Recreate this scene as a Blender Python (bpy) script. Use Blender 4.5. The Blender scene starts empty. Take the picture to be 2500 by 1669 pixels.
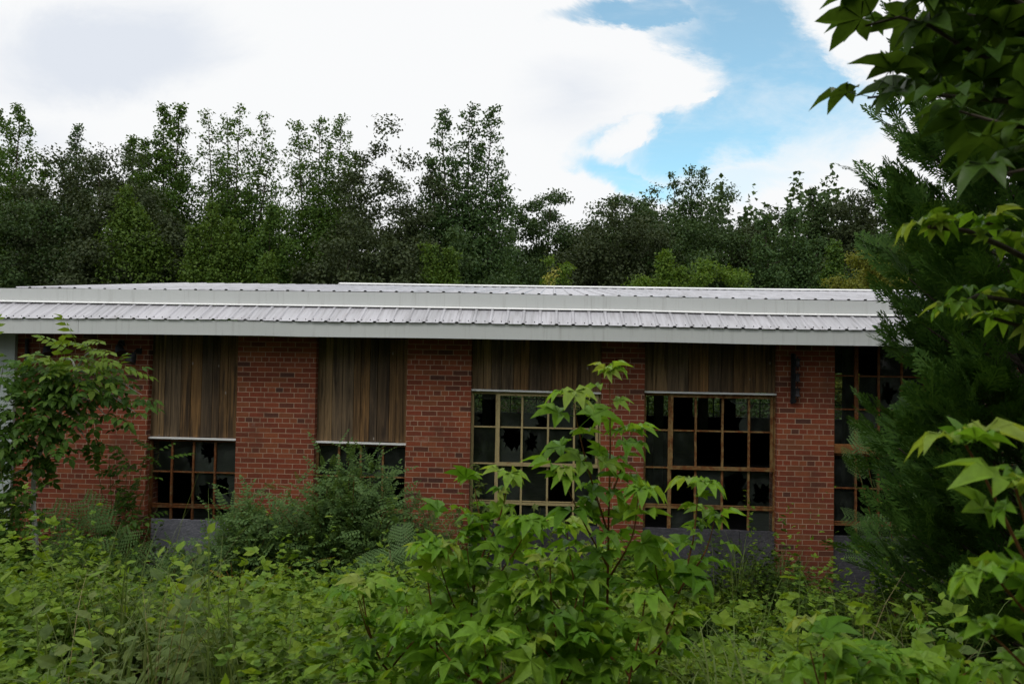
import bpy, math
import numpy as np
from mathutils import Matrix, Vector

SC = bpy.context.scene
COL = SC.collection
R = math.radians

# ------------------------------------------------------------------ camera
EYE = Vector((0.0, 0.0, 2.9))
cam_data = bpy.data.cameras.new("camera")
cam = bpy.data.objects.new("camera", cam_data)
COL.objects.link(cam)
CAM_ROT = Matrix.Rotation(R(3.0), 3, 'Z') @ Matrix.Rotation(R(91.5), 3, 'X') @ Matrix.Rotation(R(1.0), 3, 'Z')
cam.matrix_world = Matrix.Translation(EYE) @ CAM_ROT.to_4x4()
cam_data.lens = 27.0
cam_data.sensor_width = 36.0
cam_data.clip_start = 0.05
cam_data.clip_end = 2000
cam_data.dof.use_dof = True
cam_data.dof.focus_distance = 9.8
cam_data.dof.aperture_fstop = 5.6
SC.camera = cam

SUN_EL, SUN_AZ = 58.0, 205.0      # degrees; azimuth clockwise from +Y
EXPOSURE = 0.0
CLOUD = 1.0
SC.view_settings.view_transform = 'Standard'
SC.view_settings.look = 'None'
SC.view_settings.exposure = EXPOSURE
SC.view_settings.gamma = 1.0

def at(px, py, Y):
    """photograph pixel (2500 x 1669) -> the point at depth Y"""
    d = CAM_ROT @ Vector(((px - 1250.0) / 1875.0, -(py - 834.5) / 1875.0, -1.0))
    return EYE + d * (Y / d.y)

def D(x, y, Y):
    """same, from the 2349-wide view of the photograph"""
    return at(x * 1.06428, y * 1.06428, Y)

# ------------------------------------------------------------------ node shorthand
class Net:
    def __init__(s, tree):
        s.t = tree; s.n = tree.nodes; s.l = tree.links
    def node(s, typ, **kw):
        nd = s.n.new(typ)
        for k, v in kw.items(): setattr(nd, k, v)
        return nd
    def put(s, sock, v):
        if isinstance(v, S): s.l.new(v.o, sock)
        elif isinstance(v, bpy.types.NodeSocket): s.l.new(v, sock)
        elif isinstance(v, (tuple, list)) and len(v) == 3 and sock.type == 'RGBA': sock.default_value = (*v, 1)
        else: sock.default_value = v
    def math(s, op, a, b=0.0, c=None, clamp=False):
        nd = s.node('ShaderNodeMath', operation=op, use_clamp=clamp)
        s.put(nd.inputs[0], a); s.put(nd.inputs[1], b)
        if c is not None: s.put(nd.inputs[2], c)
        return S(s, nd.outputs[0])
    def mix(s, f, a, b, mode='MIX'):
        nd = s.node('ShaderNodeMix', data_type='RGBA', blend_type=mode)
        s.put(nd.inputs[0], f); s.put(nd.inputs[6], a); s.put(nd.inputs[7], b)
        return S(s, nd.outputs[2])
    def step(s, v, lo, hi, a=0.0, b=1.0):
        nd = s.node('ShaderNodeMapRange', interpolation_type='SMOOTHSTEP')
        s.put(nd.inputs[0], v); nd.inputs[1].default_value = lo; nd.inputs[2].default_value = hi
        nd.inputs[3].default_value = a; nd.inputs[4].default_value = b
        return S(s, nd.outputs[0])
    def noise(s, vec, scale, detail=4, rough=.55, dist=0.0, color=False):
        nd = s.node('ShaderNodeTexNoise')
        if vec is not None: s.put(nd.inputs['Vector'], vec)
        nd.inputs['Scale'].default_value = scale; nd.inputs['Detail'].default_value = detail
        nd.inputs['Roughness'].default_value = rough; nd.inputs['Distortion'].default_value = dist
        return S(s, nd.outputs[1 if color else 0])
    def comb(s, x, y, z):
        nd = s.node('ShaderNodeCombineXYZ')
        for i, v in enumerate((x, y, z)): s.put(nd.inputs[i], v)
        return S(s, nd.outputs[0])
    def sep(s, v):
        nd = s.node('ShaderNodeSeparateXYZ'); s.put(nd.inputs[0], v)
        return [S(s, o) for o in nd.outputs]
    def ramp(s, f, stops, interp='LINEAR'):
        nd = s.node('ShaderNodeValToRGB'); s.put(nd.inputs[0], f)
        cr = nd.color_ramp; cr.interpolation = interp
        while len(cr.elements) < len(stops): cr.elements.new(0.5)
        for e, (p, c) in zip(cr.elements, stops):
            e.position = p; e.color = (*c, 1)
        return S(s, nd.outputs[0])

class S:
    def __init__(s, net, o): s.net = net; s.o = o
    def __add__(a, b): return a.net.math('ADD', a, b)
    def __sub__(a, b): return a.net.math('SUBTRACT', a, b)
    def __mul__(a, b): return a.net.math('MULTIPLY', a, b)
    def __truediv__(a, b): return a.net.math('DIVIDE', a, b)
    def __rsub__(a, b): return a.net.math('SUBTRACT', b, a)
    __radd__ = __add__; __rmul__ = __mul__
    def max(a, b): return a.net.math('MAXIMUM', a, b)
    def min(a, b): return a.net.math('MINIMUM', a, b)

# ------------------------------------------------------------------ sky
world = bpy.data.worlds.new("World"); SC.world = world; world.use_nodes = True
W = Net(world.node_tree); W.n.clear()
tc = W.node('ShaderNodeTexCoord')
wx, wy, wz = W.sep(tc.outputs['Generated'])
den = wy.max(0.12)
wu, wv = wx / den, wz / den
wn = W.noise(W.comb(wu, wv * 1.5, 0.0), 4.5, 9, .66, 0.5, color=True)
nx, ny, nz = W.sep(wn)
qu = wu + (nx - 0.5) * 0.16
qv = wv + (ny - 0.5) * 0.12
def blob(px, py, rx, ry, rot=0.0):
    p = at(px, py, 1.0)
    cu, cv = p.x, p.z - EYE.z
    c, s_ = math.cos(R(rot)), math.sin(R(rot))
    du, dv = qu - cu, qv - cv
    a = (du * c + dv * s_) / (rx / 1875.0)
    b = (dv * c - du * s_) / (ry / 1875.0)
    return 1.0 - W.math('SQRT', a * a + b * b)
def union(lst):
    r = lst[0]
    for k in lst[1:]: r = r.max(k)
    return r
blue = union([blob(1870, 70, 330, 260, -38), blob(1560, 25, 240, 34, 4), blob(1830, 265, 330, 120, 22), blob(1560, 315, 150, 40, 14), blob(1520, 430, 140, 40, -20), blob(1700, 330, 240, 90, 20)])
cloud_over = union([blob(1480, 150, 300, 120, -12), blob(1660, 230, 110, 22, 4), blob(2150, 95, 260, 110, -35), blob(1530, 322, 90, 40, 24)])
bm = W.step(blue - cloud_over.max(0.0) * 1.6 + (nz - .5) * .8, -0.22, 0.5) * (1.0 - .4 * W.step(W.noise(W.comb(wu * 1.0, wv * 3.2, 7.0), 3.5, 6, .65, .5), .45, .75))
haze_low = W.step(union([blob(1750, 440, 330, 60, 8), blob(1560, 420, 200, 70, -10), blob(1900, 320, 260, 120, 10)]) + (nz - .5) * .5, 0.0, .8) * .34
up = W.step(wy, 0.02, 0.3)
bm = bm.max(haze_low) * up * .88
wn2 = W.noise(W.comb(wu, wv * 1.6, 3.0), 2.4, 5, .55, 0.2)
grey = union([blob(250, 120, 480, 190, 6) * 1.3, blob(1400, 230, 230, 150, 20) * .5, blob(60, 330, 300, 120, 0) * .6])
gm = W.step(grey.max(0.0) * 1.1 + (wn2 - .5) * .7, 0.05, 0.85) * W.step(wy, 0.02, .3)
far_cloud = W.step(W.noise(tc.outputs['Generated'], 2.0, 5, .6), .35, .7)
gm = gm.max(far_cloud * (1.0 - W.step(wy, 0.0, .35)) * .6)
cl_col = W.mix(gm, (.955, .965, .975), (.76, .805, .88))
sky = W.node('ShaderNodeTexSky', sky_type='NISHITA')
sky.sun_disc = False; sky.sun_elevation = R(SUN_EL); sky.sun_rotation = R(SUN_AZ)
sky.air_density = 1.0; sky.dust_density = .6; sky.ozone_density = 1.0
bg_sky = W.node('ShaderNodeBackground'); W.put(bg_sky.inputs[0], W.mix(1.0, sky.outputs[0], (1.05, 1.5, 1.33), 'MULTIPLY')); bg_sky.inputs[1].default_value = 0.15
bg_cl = W.node('ShaderNodeBackground'); W.put(bg_cl.inputs[0], cl_col); W.put(bg_cl.inputs[1], CLOUD + W.step(wz, .45, .75) * .25)
mx = W.node('ShaderNodeMixShader'); W.put(mx.inputs[0], bm); W.put(mx.inputs[1], bg_cl.outputs[0]); W.put(mx.inputs[2], bg_sky.outputs[0])
wo = W.node('ShaderNodeOutputWorld'); W.put(wo.inputs[0], mx.outputs[0])

sun_d = bpy.data.lights.new("sun", 'SUN'); sun_d.energy = 1.0; sun_d.angle = R(14); sun_d.color = (1, .96, .88)
sun = bpy.data.objects.new("sun", sun_d); COL.objects.link(sun)
sv = Vector((math.sin(R(SUN_AZ)) * math.cos(R(SUN_EL)), math.cos(R(SUN_AZ)) * math.cos(R(SUN_EL)), math.sin(R(SUN_EL))))
sun.rotation_euler = sv.to_track_quat('Z', 'Y').to_euler()
sun.location = (0, -4, 20)

# ------------------------------------------------------------------ mesh helpers
class Geo:
    """collects vertices and faces; build() links them as ONE mesh object"""
    def __init__(s): s.V = []; s.F = []; s.n = 0; s.slot = 0; s.M = []
    def add(s, V, F):
        V = np.asarray(V, dtype=np.float32).reshape(-1, 3)
        s.V.append(V)
        if isinstance(F, np.ndarray): s.F.append(F + s.n); s.M.append(s.slot)
        else:
            by = {}
            for f in F: by.setdefault(len(f), []).append(f)
            for k in by: s.F.append(np.array(by[k], dtype=np.int64) + s.n); s.M.append(s.slot)
        s.n += len(V)
    def box(s, x0, x1, y0, y1, z0, z1):
        V = [(x, y, z) for z in (z0, z1) for y in (y0, y1) for x in (x0, x1)]
        s.add(V, [(0, 2, 3, 1), (4, 5, 7, 6), (0, 1, 5, 4), (2, 6, 7, 3), (0, 4, 6, 2), (1, 3, 7, 5)])
    def tube(s, pts, rad, n=6):
        P = np.array([tuple(p) for p in pts], dtype=np.float64)
        rad = np.broadcast_to(np.asarray(rad, dtype=np.float64), (len(P),))
        T = np.gradient(P, axis=0); T /= np.linalg.norm(T, axis=1)[:, None] + 1e-9
        up = np.array([0.31, 0.77, 0.11]) if abs(T[0, 2]) > .6 else np.array([0, 0, 1.0])
        A = np.cross(T, up); A /= np.linalg.norm(A, axis=1)[:, None] + 1e-9
        B = np.cross(T, A)
        an = np.linspace(0, 2 * np.pi, n, endpoint=False)
        V = P[:, None] + rad[:, None, None] * (np.cos(an)[None, :, None] * A[:, None] + np.sin(an)[None, :, None] * B[:, None])
        F = []
        for i in range(len(P) - 1):
            for j in range(n):
                k = (j + 1) % n
                F.append((i * n + j, i * n + k, (i + 1) * n + k, (i + 1) * n + j))
        F.append(tuple(range(n))[::-1]); F.append(tuple((len(P) - 1) * n + j for j in range(n)))
        s.add(V.reshape(-1, 3), F)
    def scatter(s, tmpl, pos, rot, scale):
        TV, TF = tmpl
        n = len(pos)
        if n == 0: return
        V = np.einsum('nij,kj->nki', rot, TV) * np.asarray(scale).reshape(-1, 1, 1) + pos[:, None]
        k = len(TV)
        for tf in TF:
            F = (tf[None] + (np.arange(n) * k)[:, None, None]).reshape(-1, tf.shape[1])
            s.F.append(F + s.n); s.M.append(s.slot)
        s.V.append(V.reshape(-1, 3).astype(np.float32)); s.n += n * k
    def build(s, name, mat, parent=None, smooth=False):
        me = bpy.data.meshes.new(name)
        V = np.concatenate(s.V).astype(np.float32)
        tot = np.concatenate([np.full(len(f), f.shape[1]) for f in s.F]).astype(np.int32)
        idx = np.concatenate([f.reshape(-1) for f in s.F]).astype(np.int32)
        me.vertices.add(len(V)); me.vertices.foreach_set('co', V.reshape(-1))
        me.loops.add(len(idx)); me.loops.foreach_set('vertex_index', idx)
        me.polygons.add(len(tot))
        st = np.zeros(len(tot), dtype=np.int32); st[1:] = np.cumsum(tot)[:-1]
        me.polygons.foreach_set('loop_start', st); me.polygons.foreach_set('loop_total', tot)
        me.polygons.foreach_set('use_smooth', np.full(len(tot), smooth, dtype=bool))
        for m in (mat if isinstance(mat, (list, tuple)) else [mat]): me.materials.append(m)
        if any(s.M): me.polygons.foreach_set('material_index', np.concatenate([np.full(len(f), k) for f, k in zip(s.F, s.M)]).astype(np.int32))
        me.update(calc_edges=True)
        o = bpy.data.objects.new(name, me); COL.objects.link(o)
        if parent is not None:
            o.parent = parent
            o.matrix_parent_inverse = Matrix.Translation(-parent_loc(parent))
        return o

def parent_loc(p):
    return Vector(p.location) if p.type == 'EMPTY' else Vector((0, 0, 0))

def tag(o, label=None, cat=None, group=None, kind=None):
    for k, v in (('label', label), ('category', cat), ('group', group), ('kind', kind)):
        if v: o[k] = v
    return o
def thing(name, label, cat, loc=(0, 0, 0), group=None):
    o = bpy.data.objects.new(name, None); COL.objects.link(o); o.location = loc
    o.empty_display_size = .2
    return tag(o, label, cat, group)

def unit(v):
    v = np.asarray(v, dtype=np.float64)
    return v / (np.linalg.norm(v, axis=-1, keepdims=True) + 1e-9)
def frames(d, n):
    """rotation matrices whose +Y is d and whose +Z leans towards n"""
    d = unit(d); x = unit(np.cross(d, n)); z = np.cross(x, d)
    return np.stack([x, d, z], axis=-1)
def noise2(rng, n=24):
    """smooth random field on the plane as a sum of sines"""
    k = rng.normal(0, 1, (n, 2)); ph = rng.uniform(0, 6.28, n); a = rng.uniform(.4, 1, n)
    def f(x, y, s=1.0):
        x = np.asarray(x) * s; y = np.asarray(y) * s
        return (a * np.sin(x[..., None] * k[:, 0] + y[..., None] * k[:, 1] + ph)).sum(-1) / np.sqrt((a * a).sum() / 2)
    return f

# ------------------------------------------------------------------ materials
def new_mat(name):
    m = bpy.data.materials.new(name); m.use_nodes = True
    N = Net(m.node_tree); N.n.clear()
    out = N.node('ShaderNodeOutputMaterial')
    return m, N, out
def principled(N, col, rough=.6, spec=.3, metal=0.0, normal=None):
    b = N.node('ShaderNodeBsdfPrincipled')
    N.put(b.inputs['Base Color'], col); N.put(b.inputs['Roughness'], rough)
    N.put(b.inputs['Specular IOR Level'], spec); N.put(b.inputs['Metallic'], metal)
    if normal is not None: N.put(b.inputs['Normal'], normal)
    return b
def bump(N, h, strength=.4, dist=.01):
    b = N.node('ShaderNodeBump'); N.put(b.inputs['Height'], h)
    b.inputs['Strength'].default_value = strength; b.inputs['Distance'].default_value = dist
    return b.outputs[0]
def position(N): return N.node('ShaderNodeNewGeometry').outputs['Position']
def island(N): return S(N, N.node('ShaderNodeNewGeometry').outputs['Random Per Island'])

def leaf_mat(name, stops, trans=.38, rough=.5, spec=.16, patch=.0, patch_col=(.1, .1, .02), patch_scale=1.2, tint=(1.25, 1.15, .6)):
    m, N, out = new_mat(name)
    col = N.ramp(island(N), [(i / max(1, len(stops) - 1), c) for i, c in enumerate(stops)])
    big = N.noise(position(N), patch_scale, 2)
    if patch > 0:
        col = N.mix(N.step(big, .45, .7) * patch, col, patch_col)
    fine = N.noise(position(N), 60.0, 2)
    col = N.mix(1.0, col, N.ramp(fine, [(.25, (.82, .82, .82)), (.75, (1.15, 1.15, 1.15))]), 'MULTIPLY')
    b = principled(N, col, rough, spec)
    t = N.node('ShaderNodeBsdfTranslucent')
    N.put(t.inputs[0], N.mix(1.0, col, tint, 'MULTIPLY'))
    mx = N.node('ShaderNodeMixShader'); mx.inputs[0].default_value = trans
    N.put(mx.inputs[1], b.outputs[0]); N.put(mx.inputs[2], t.outputs[0])
    N.put(out.inputs[0], mx.outputs[0])
    return m

def bark_mat(name, a, b, scale=8.0):
    m, N, out = new_mat(name)
    px, py, pz = N.sep(position(N))
    nz = N.noise(N.comb(px * 3.0, py * 3.0, pz * .6), scale, 5, .65)
    col = N.ramp(nz, [(.3, a), (.7, b)])
    N.put(out.inputs[0], principled(N, col, .85, .15, normal=bump(N, nz, .6, .01)).outputs[0])
    return m

def brick_mat():
    m, N, out = new_mat('red_brick')
    px, py, pz = N.sep(position(N))
    wob = N.noise(position(N), 9.0, 3)
    vec = N.comb(px + py + (wob - .5) * .006, pz + (N.noise(position(N), 7.0, 2) - .5) * .006, 0.0)
    def bricks(c1, c2, mortar):
        b = N.node('ShaderNodeTexBrick', offset=.5, offset_frequency=2, squash=.5, squash_frequency=6)
        N.put(b.inputs['Vector'], vec)
        for k, v in (('Color1', c1), ('Color2', c2), ('Mortar', mortar)): N.put(b.inputs[k], v)
        b.inputs['Scale'].default_value = 1.0; b.inputs['Mortar Size'].default_value = .0052
        b.inputs['Mortar Smooth'].default_value = .1; b.inputs['Bias'].default_value = 0.0
        b.inputs['Brick Width'].default_value = .2032; b.inputs['Row Height'].default_value = .0677
        return b
    t = bricks((0, 0, 0), (1, 1, 1), (0, 0, 0))
    rnd = S(N, t.outputs[0])
    col = N.ramp(rnd, [(0, (.09, .04, .03)), (.05, (.125, .046, .03)), (.1, (.175, .048, .027)), (.3, (.27, .07, .033)), (.5, (.19, .05, .028)), (.72, (.245, .058, .03)), (.88, (.3, .09, .04)), (1, (.21, .072, .035))])
    pit = N.noise(position(N), 90.0, 4, .7)
    col = N.mix(1.0, col, N.ramp(pit, [(.3, (.72, .72, .72)), (.7, (1.18, 1.15, 1.12))]), 'MULTIPLY')
    mort = N.ramp(N.noise(position(N), 14.0, 4), [(.3, (.32, .2, .135)), (.7, (.45, .3, .21))])
    fac = S(N, t.outputs[1])
    col = N.mix(fac, col, mort)
    grime = N.noise(N.comb(px * 1.0, py, pz * .5), 2.2, 5, .6)
    col = N.mix(N.step(grime, .48, .72) * .5, col, (.085, .045, .03))
    run = N.noise(N.comb((px + py) * 5.0, 0.0, pz * .5), 1.5, 5, .7)
    col = N.mix(N.step(run, .6, .76) * .4, col, (.06, .034, .024))
    bloom = N.noise(position(N), 3.1, 5, .7)
    col = N.mix(N.step(bloom, .63, .76) * .22, col, (.5, .4, .33))
    damp = N.step(pz + (grime - .5) * 1.2, .9, .1) * .45
    col = N.mix(damp, col, (.075, .04, .022))
    h = (1.0 - fac) + pit * .25
    N.put(out.inputs[0], principled(N, col, .85, .2, normal=bump(N, h, .7, .006)).outputs[0])
    return m

def board_mat():
    m, N, out = new_mat('weathered_boards')
    px, py, pz = N.sep(position(N))
    r = island(N)
    base = N.ramp(r, [(0, (.07, .045, .03)), (.18, (.17, .105, .055)), (.36, (.085, .06, .042)), (.52, (.24, .165, .095)), (.66, (.12, .09, .065)), (.8, (.21, .118, .05)), (.9, (.16, .12, .085)), (1, (.06, .045, .036))])
    grain = N.noise(N.comb(px * 15.0 + r * 90.0, 0.0, pz * .7), 1.6, 6, .68, .6)
    col = N.mix(1.0, base, N.ramp(grain, [(.28, (.3, .28, .27)), (.5, (.95, .95, .95)), (.7, (1.7, 1.6, 1.4))]), 'MULTIPLY')
    streak = N.noise(N.comb(px * 7.0 + r * 3.0, 0.0, pz * .45 + r * 8.0), 1.7, 5, .65)
    col = N.mix(N.step(streak, .5, .62) * .75, col, (.035, .026, .022))
    wear = N.noise(N.comb(px * 14.0 + r * 5.0, 0.0, pz * 3.0), 2.0, 5, .7)
    col = N.mix(N.step(wear, .66, .8) * .5, col, (.26, .21, .17))
    # knots and old nail scars
    col = N.mix(1.0, col, (1.02, .97, .84), 'MULTIPLY')
    kn = N.node('ShaderNodeTexVoronoi'); N.put(kn.inputs['Vector'], N.comb(px * 7.0 + r * 31.0, 0.0, pz * 3.2 + r * 17.0)); kn.inputs['Scale'].default_value = .9
    kd = S(N, kn.outputs[0])
    col = N.mix(N.step(kd, .085, .03), col, (.3, .26, .23))
    h = grain + wear * .4
    N.put(out.inputs[0], principled(N, col, .8, .2, normal=bump(N, h, .5, .006)).outputs[0])
    return m

def paint_mat(name, col, dirt=(.2, .2, .17), amount=.25, rough=.45):
    m, N, out = new_mat(name)
    px, py, pz = N.sep(position(N))
    st = N.noise(N.comb(px * 9.0, py * 2.0, pz * .6), 1.6, 6, .7)
    sp = N.noise(position(N), 26.0, 4, .7)
    c = N.mix(N.step(st, .5, .8) * amount, col, dirt)
    c = N.mix(N.step(sp, .66, .8) * amount * .8, c, dirt)
    N.put(out.inputs[0], principled(N, c, rough, .35).outputs[0])
    return m

def roof_mat():
    m, N, out = new_mat('galvanised_sheet')
    px, py, pz = N.sep(position(N))
    st = N.noise(N.comb(px * 16.0, py * 1.4, 0.0), 1.3, 5, .65)
    pan = N.noise(N.comb(W_floor(N, px / .211), 3.0, 0.0), 3.7, 0)
    c = N.ramp(st, [(.28, (.34, .33, .335)), (.5, (.52, .515, .535)), (.75, (.62, .615, .64))])
    c = N.mix(1.0, c, N.ramp(pan, [(.3, (.86, .86, .87)), (.7, (1.06, 1.05, 1.07))]), 'MULTIPLY')
    ru = N.noise(N.comb(px * 3.0, py * 1.2, 2.0), 1.7, 6, .7)
    c = N.mix(N.step(ru, .58, .78) * .35, c, (.3, .25, .2))
    b = principled(N, c, N.math('MULTIPLY_ADD', st, .2, .34), .4, .25)
    N.put(out.inputs[0], b.outputs[0])
    return m
def W_floor(N, v): return N.math('FLOOR', v)

def rust_mat(name, paint, rust_lo=.45, rust_hi=.62):
    m, N, out = new_mat(name)
    a = N.noise(position(N), 11.0, 6, .7)
    c = N.ramp(N.noise(position(N), 34.0, 4), [(.3, (.08, .028, .012)), (.6, (.19, .068, .02)), (.8, (.27, .12, .04))])
    p = N.mix(N.step(N.noise(position(N), 70.0, 3), .35, .65) * .4, paint, tuple(x * .6 for x in paint))
    col = N.mix(N.step(a, rust_lo, rust_hi), p, c)
    N.put(out.inputs[0], principled(N, col, .75, .2, normal=bump(N, a, .5, .004)).outputs[0])
    return m

def glass_mat():
    m, N, out = new_mat('grimy_glass')
    px, py, pz = N.sep(position(N))
    r = island(N)
    dirt = N.noise(N.comb(px * 4.0 + r * 20.0, py, pz * 2.2), 1.7, 6, .65)
    scr = N.noise(N.comb(px * 30.0 + pz * 22.0, 0.0, pz * 3.0 + r * 10.0), 1.4, 3, .6)
    tr = N.node('ShaderNodeBsdfTransparent'); tr.inputs[0].default_value = (.82, .88, .85, 1)
    gl = N.node('ShaderNodeBsdfGlossy'); gl.inputs['Roughness'].default_value = .06
    df = N.node('ShaderNodeBsdfDiffuse'); df.inputs[0].default_value = (.22, .26, .23, 1)
    fr = N.node('ShaderNodeFresnel'); fr.inputs[0].default_value = 1.45
    a = N.node('ShaderNodeMixShader'); N.put(a.inputs[0], fr.outputs[0]); N.put(a.inputs[1], tr.outputs[0]); N.put(a.inputs[2], gl.outputs[0])
    b = N.node('ShaderNodeMixShader')
    f = N.step(dirt, .4, .8) * .12 + .03 + N.step(r, .7, .95) * .10 + N.step(scr, .72, .8) * .10
    N.put(b.inputs[0], f); N.put(b.inputs[1], a.outputs[0]); N.put(b.inputs[2], df.outputs[0])
    N.put(out.inputs[0], b.outputs[0])
    return m

def panel_mat(name='pale_fibre_board', k=1.0):
    m, N, out = new_mat(name)
    px, py, pz = N.sep(position(N))
    a = N.noise(N.comb(px * 3.0 + pz * 4.0, 0.0, pz * 9.0 - px * 3.0), 4.0, 6, .75, 1.2)
    b = N.noise(position(N), 2.0, 3)
    c = N.ramp(a, [(.3, (.08, .08, .092)), (.5, (.19, .186, .215)), (.6, (.27, .265, .3)), (.72, (.5, .5, .54))])
    c = N.mix(N.step(b, .4, .7) * .5, c, (.1, .1, .12))
    c = N.mix(1.0, c, (k, k, k), 'MULTIPLY')
    N.put(out.inputs[0], principled(N, c, .85, .2, normal=bump(N, a, .4, .005)).outputs[0])
    return m

def plain_mat(name, a, b, scale=6.0, rough=.8, metal=0.0):
    m, N, out = new_mat(name)
    nz = N.noise(position(N), scale, 5, .6)
    N.put(out.inputs[0], principled(N, N.ramp(nz, [(.3, a), (.7, b)]), rough, .25, metal).outputs[0])
    return m

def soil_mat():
    m, N, out = new_mat('dark_soil')  # dark brown soil with green patches
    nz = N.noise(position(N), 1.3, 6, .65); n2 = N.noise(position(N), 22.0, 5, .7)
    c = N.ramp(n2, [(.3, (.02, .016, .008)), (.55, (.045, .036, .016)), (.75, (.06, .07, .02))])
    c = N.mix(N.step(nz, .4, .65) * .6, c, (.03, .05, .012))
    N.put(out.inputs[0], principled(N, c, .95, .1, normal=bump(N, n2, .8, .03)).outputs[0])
    return m

M = dict(
    brick=brick_mat(), board=board_mat(), glass=glass_mat(), panel=panel_mat('pale_fibre_board', 1.6), panel_dark=panel_mat('weathered_grey_board', .42), roof=roof_mat(), soil=soil_mat(),
    white=paint_mat('white_fascia_paint', (.68, .70, .69), (.26, .25, .22), .4),
    strip=paint_mat('white_metal_strip', (.84, .84, .83), (.3, .28, .25), .2),
    palewall=paint_mat('pale_wall_paint', (.4, .45, .44), (.2, .21, .19), .3),
    rust=rust_mat('rusty_ochre_steel', (.27, .175, .07), .40, .60),
    rust2=rust_mat('very_rusty_steel', (.22, .14, .065), .30, .52),
    beige=rust_mat('beige_painted_steel', (.42, .34, .17), .56, .74),
    timber=plain_mat('orange_timber', (.16, .065, .02), (.3, .13, .04), 9.0),
    soffit=plain_mat('soffit_boards', (.06, .055, .05), (.1, .09, .08)),
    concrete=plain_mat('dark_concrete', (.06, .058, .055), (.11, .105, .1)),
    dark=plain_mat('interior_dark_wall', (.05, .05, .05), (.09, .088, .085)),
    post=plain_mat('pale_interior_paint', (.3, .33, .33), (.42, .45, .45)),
    iron=plain_mat('dark_iron', (.018, .02, .022), (.035, .037, .04), 20.0, .5, .3),
    porcelain=plain_mat('dark_porcelain', (.03, .028, .03), (.05, .045, .05), 20.0, .25),
    bark=bark_mat('grey_brown_bark', (.04, .03, .02), (.12, .1, .08)),
    palebark=bark_mat('pale_grey_bark', (.42, .41, .39), (.62, .61, .59), 20.0),
    redstem=bark_mat('red_brown_stem', (.10, .035, .014), (.2, .09, .03), 30.0),
    greenstem=bark_mat('green_stem', (.07, .07, .02), (.14, .13, .04), 30.0),
)
# ------------------------------------------------------------------ ground
def ground_z(x, y):
    x = np.asarray(x, dtype=np.float64); y = np.asarray(y, dtype=np.float64)
    t = np.clip((y - 1.0) / 7.5, 0, 1)
    z = 1.32 * (1 - t * t * (3 - 2 * t)) + .10 * np.clip((-x - 1) / 6, 0, 1) * t
    z = z + .05 * np.sin(x * 1.3 + y * .7) * np.clip((y - .5), 0, 1) * np.clip(9.8 - y, 0, 1)
    z = np.where(y > 24, -.05 + .3 * np.clip((y - 26) / 20, 0, 1), z)
    return z
g = Geo()
xs = np.concatenate([np.linspace(-600, -14, 12)[:-1], np.linspace(-14, 14, 71), np.linspace(14, 600, 12)[1:]])
ys = np.concatenate([np.linspace(-600, -14, 10)[:-1], np.linspace(-14, 40, 121), np.linspace(40, 900, 14)[1:]])
X, Y = np.meshgrid(xs, ys); Z = ground_z(X, Y)
nx_, ny_ = len(xs), len(ys)
ii = (np.arange(ny_ - 1)[:, None] * nx_ + np.arange(nx_ - 1)[None]).reshape(-1)
g.add(np.stack([X, Y, Z], -1), np.stack([ii, ii + 1, ii + nx_ + 1, ii + nx_], -1))
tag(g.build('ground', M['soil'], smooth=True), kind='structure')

# ------------------------------------------------------------------ the old brick building
WY = 10.15                      # face of the brickwork
RY = WY + .11                   # plane of boards and windows
B = thing('factory_building', 'long abandoned red brick factory with white metal eaves, boarded bays and broken steel windows', 'building', (0, WY, 0))
def fx(px, Y=WY, py=1000): return at(px, py, Y).x
def fz(px, py, Y=RY): return at(px, py, Y).z

def curve(pts, Y):
    """list of (px, py) along a metal edge at depth Y -> function x -> z (the sheets really sag and wave)"""
    q = [at(px, py, Y) for px, py in pts]
    qx = np.array([v.x for v in q]); qz = np.array([v.z for v in q])
    s0 = (qz[1] - qz[0]) / (qx[1] - qx[0]); s1 = (qz[-1] - qz[-2]) / (qx[-1] - qx[-2])
    def f(x):
        x = np.asarray(x, dtype=np.float64)
        z = np.interp(x, qx, qz)
        z = np.where(x < qx[0], qz[0] + np.clip(s0, -.01, .01) * (x - qx[0]), z)
        return np.where(x > qx[-1], qz[-1] + np.clip(s1, -.01, .01) * (x - qx[-1]), z)
    return f
YE, YT, YU = 9.70, 10.13, 10.16
e_bot = curve([(0, 813), (340, 815.5), (640, 819.2), (730, 821.5), (1030, 824.8), (1100, 826), (1600, 834.3), (1850, 840.3), (2150, 844.4)], YE + .02)
e_top = curve([(32, 776.7), (274, 777.5), (513, 781.5), (754, 785), (917, 786.8), (1121, 788.2), (1369, 793.5), (1496, 795.6), (1704, 800), (1874, 803.6), (2129, 806.6)], YE)
u_bot = curve([(0, 732.5), (398, 738.5), (850, 744.5), (1125, 748.8), (1315, 752), (1550, 755.5), (1834, 763), (2196, 767.6)], YT)
u_top = curve([(0, 699.5), (211, 700.7), (422, 704), (850, 708.6), (1098, 710.5), (1333, 715.5), (1550, 719.5), (1870, 726.7), (2106, 730.3)], YU - .03)
ridge = curve([(452, 690.8), (850, 696), (1134, 700.5), (1550, 706), (1834, 710), (2142, 713)], 18.2)
X0, X1 = -10.5, 9.6

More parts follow.
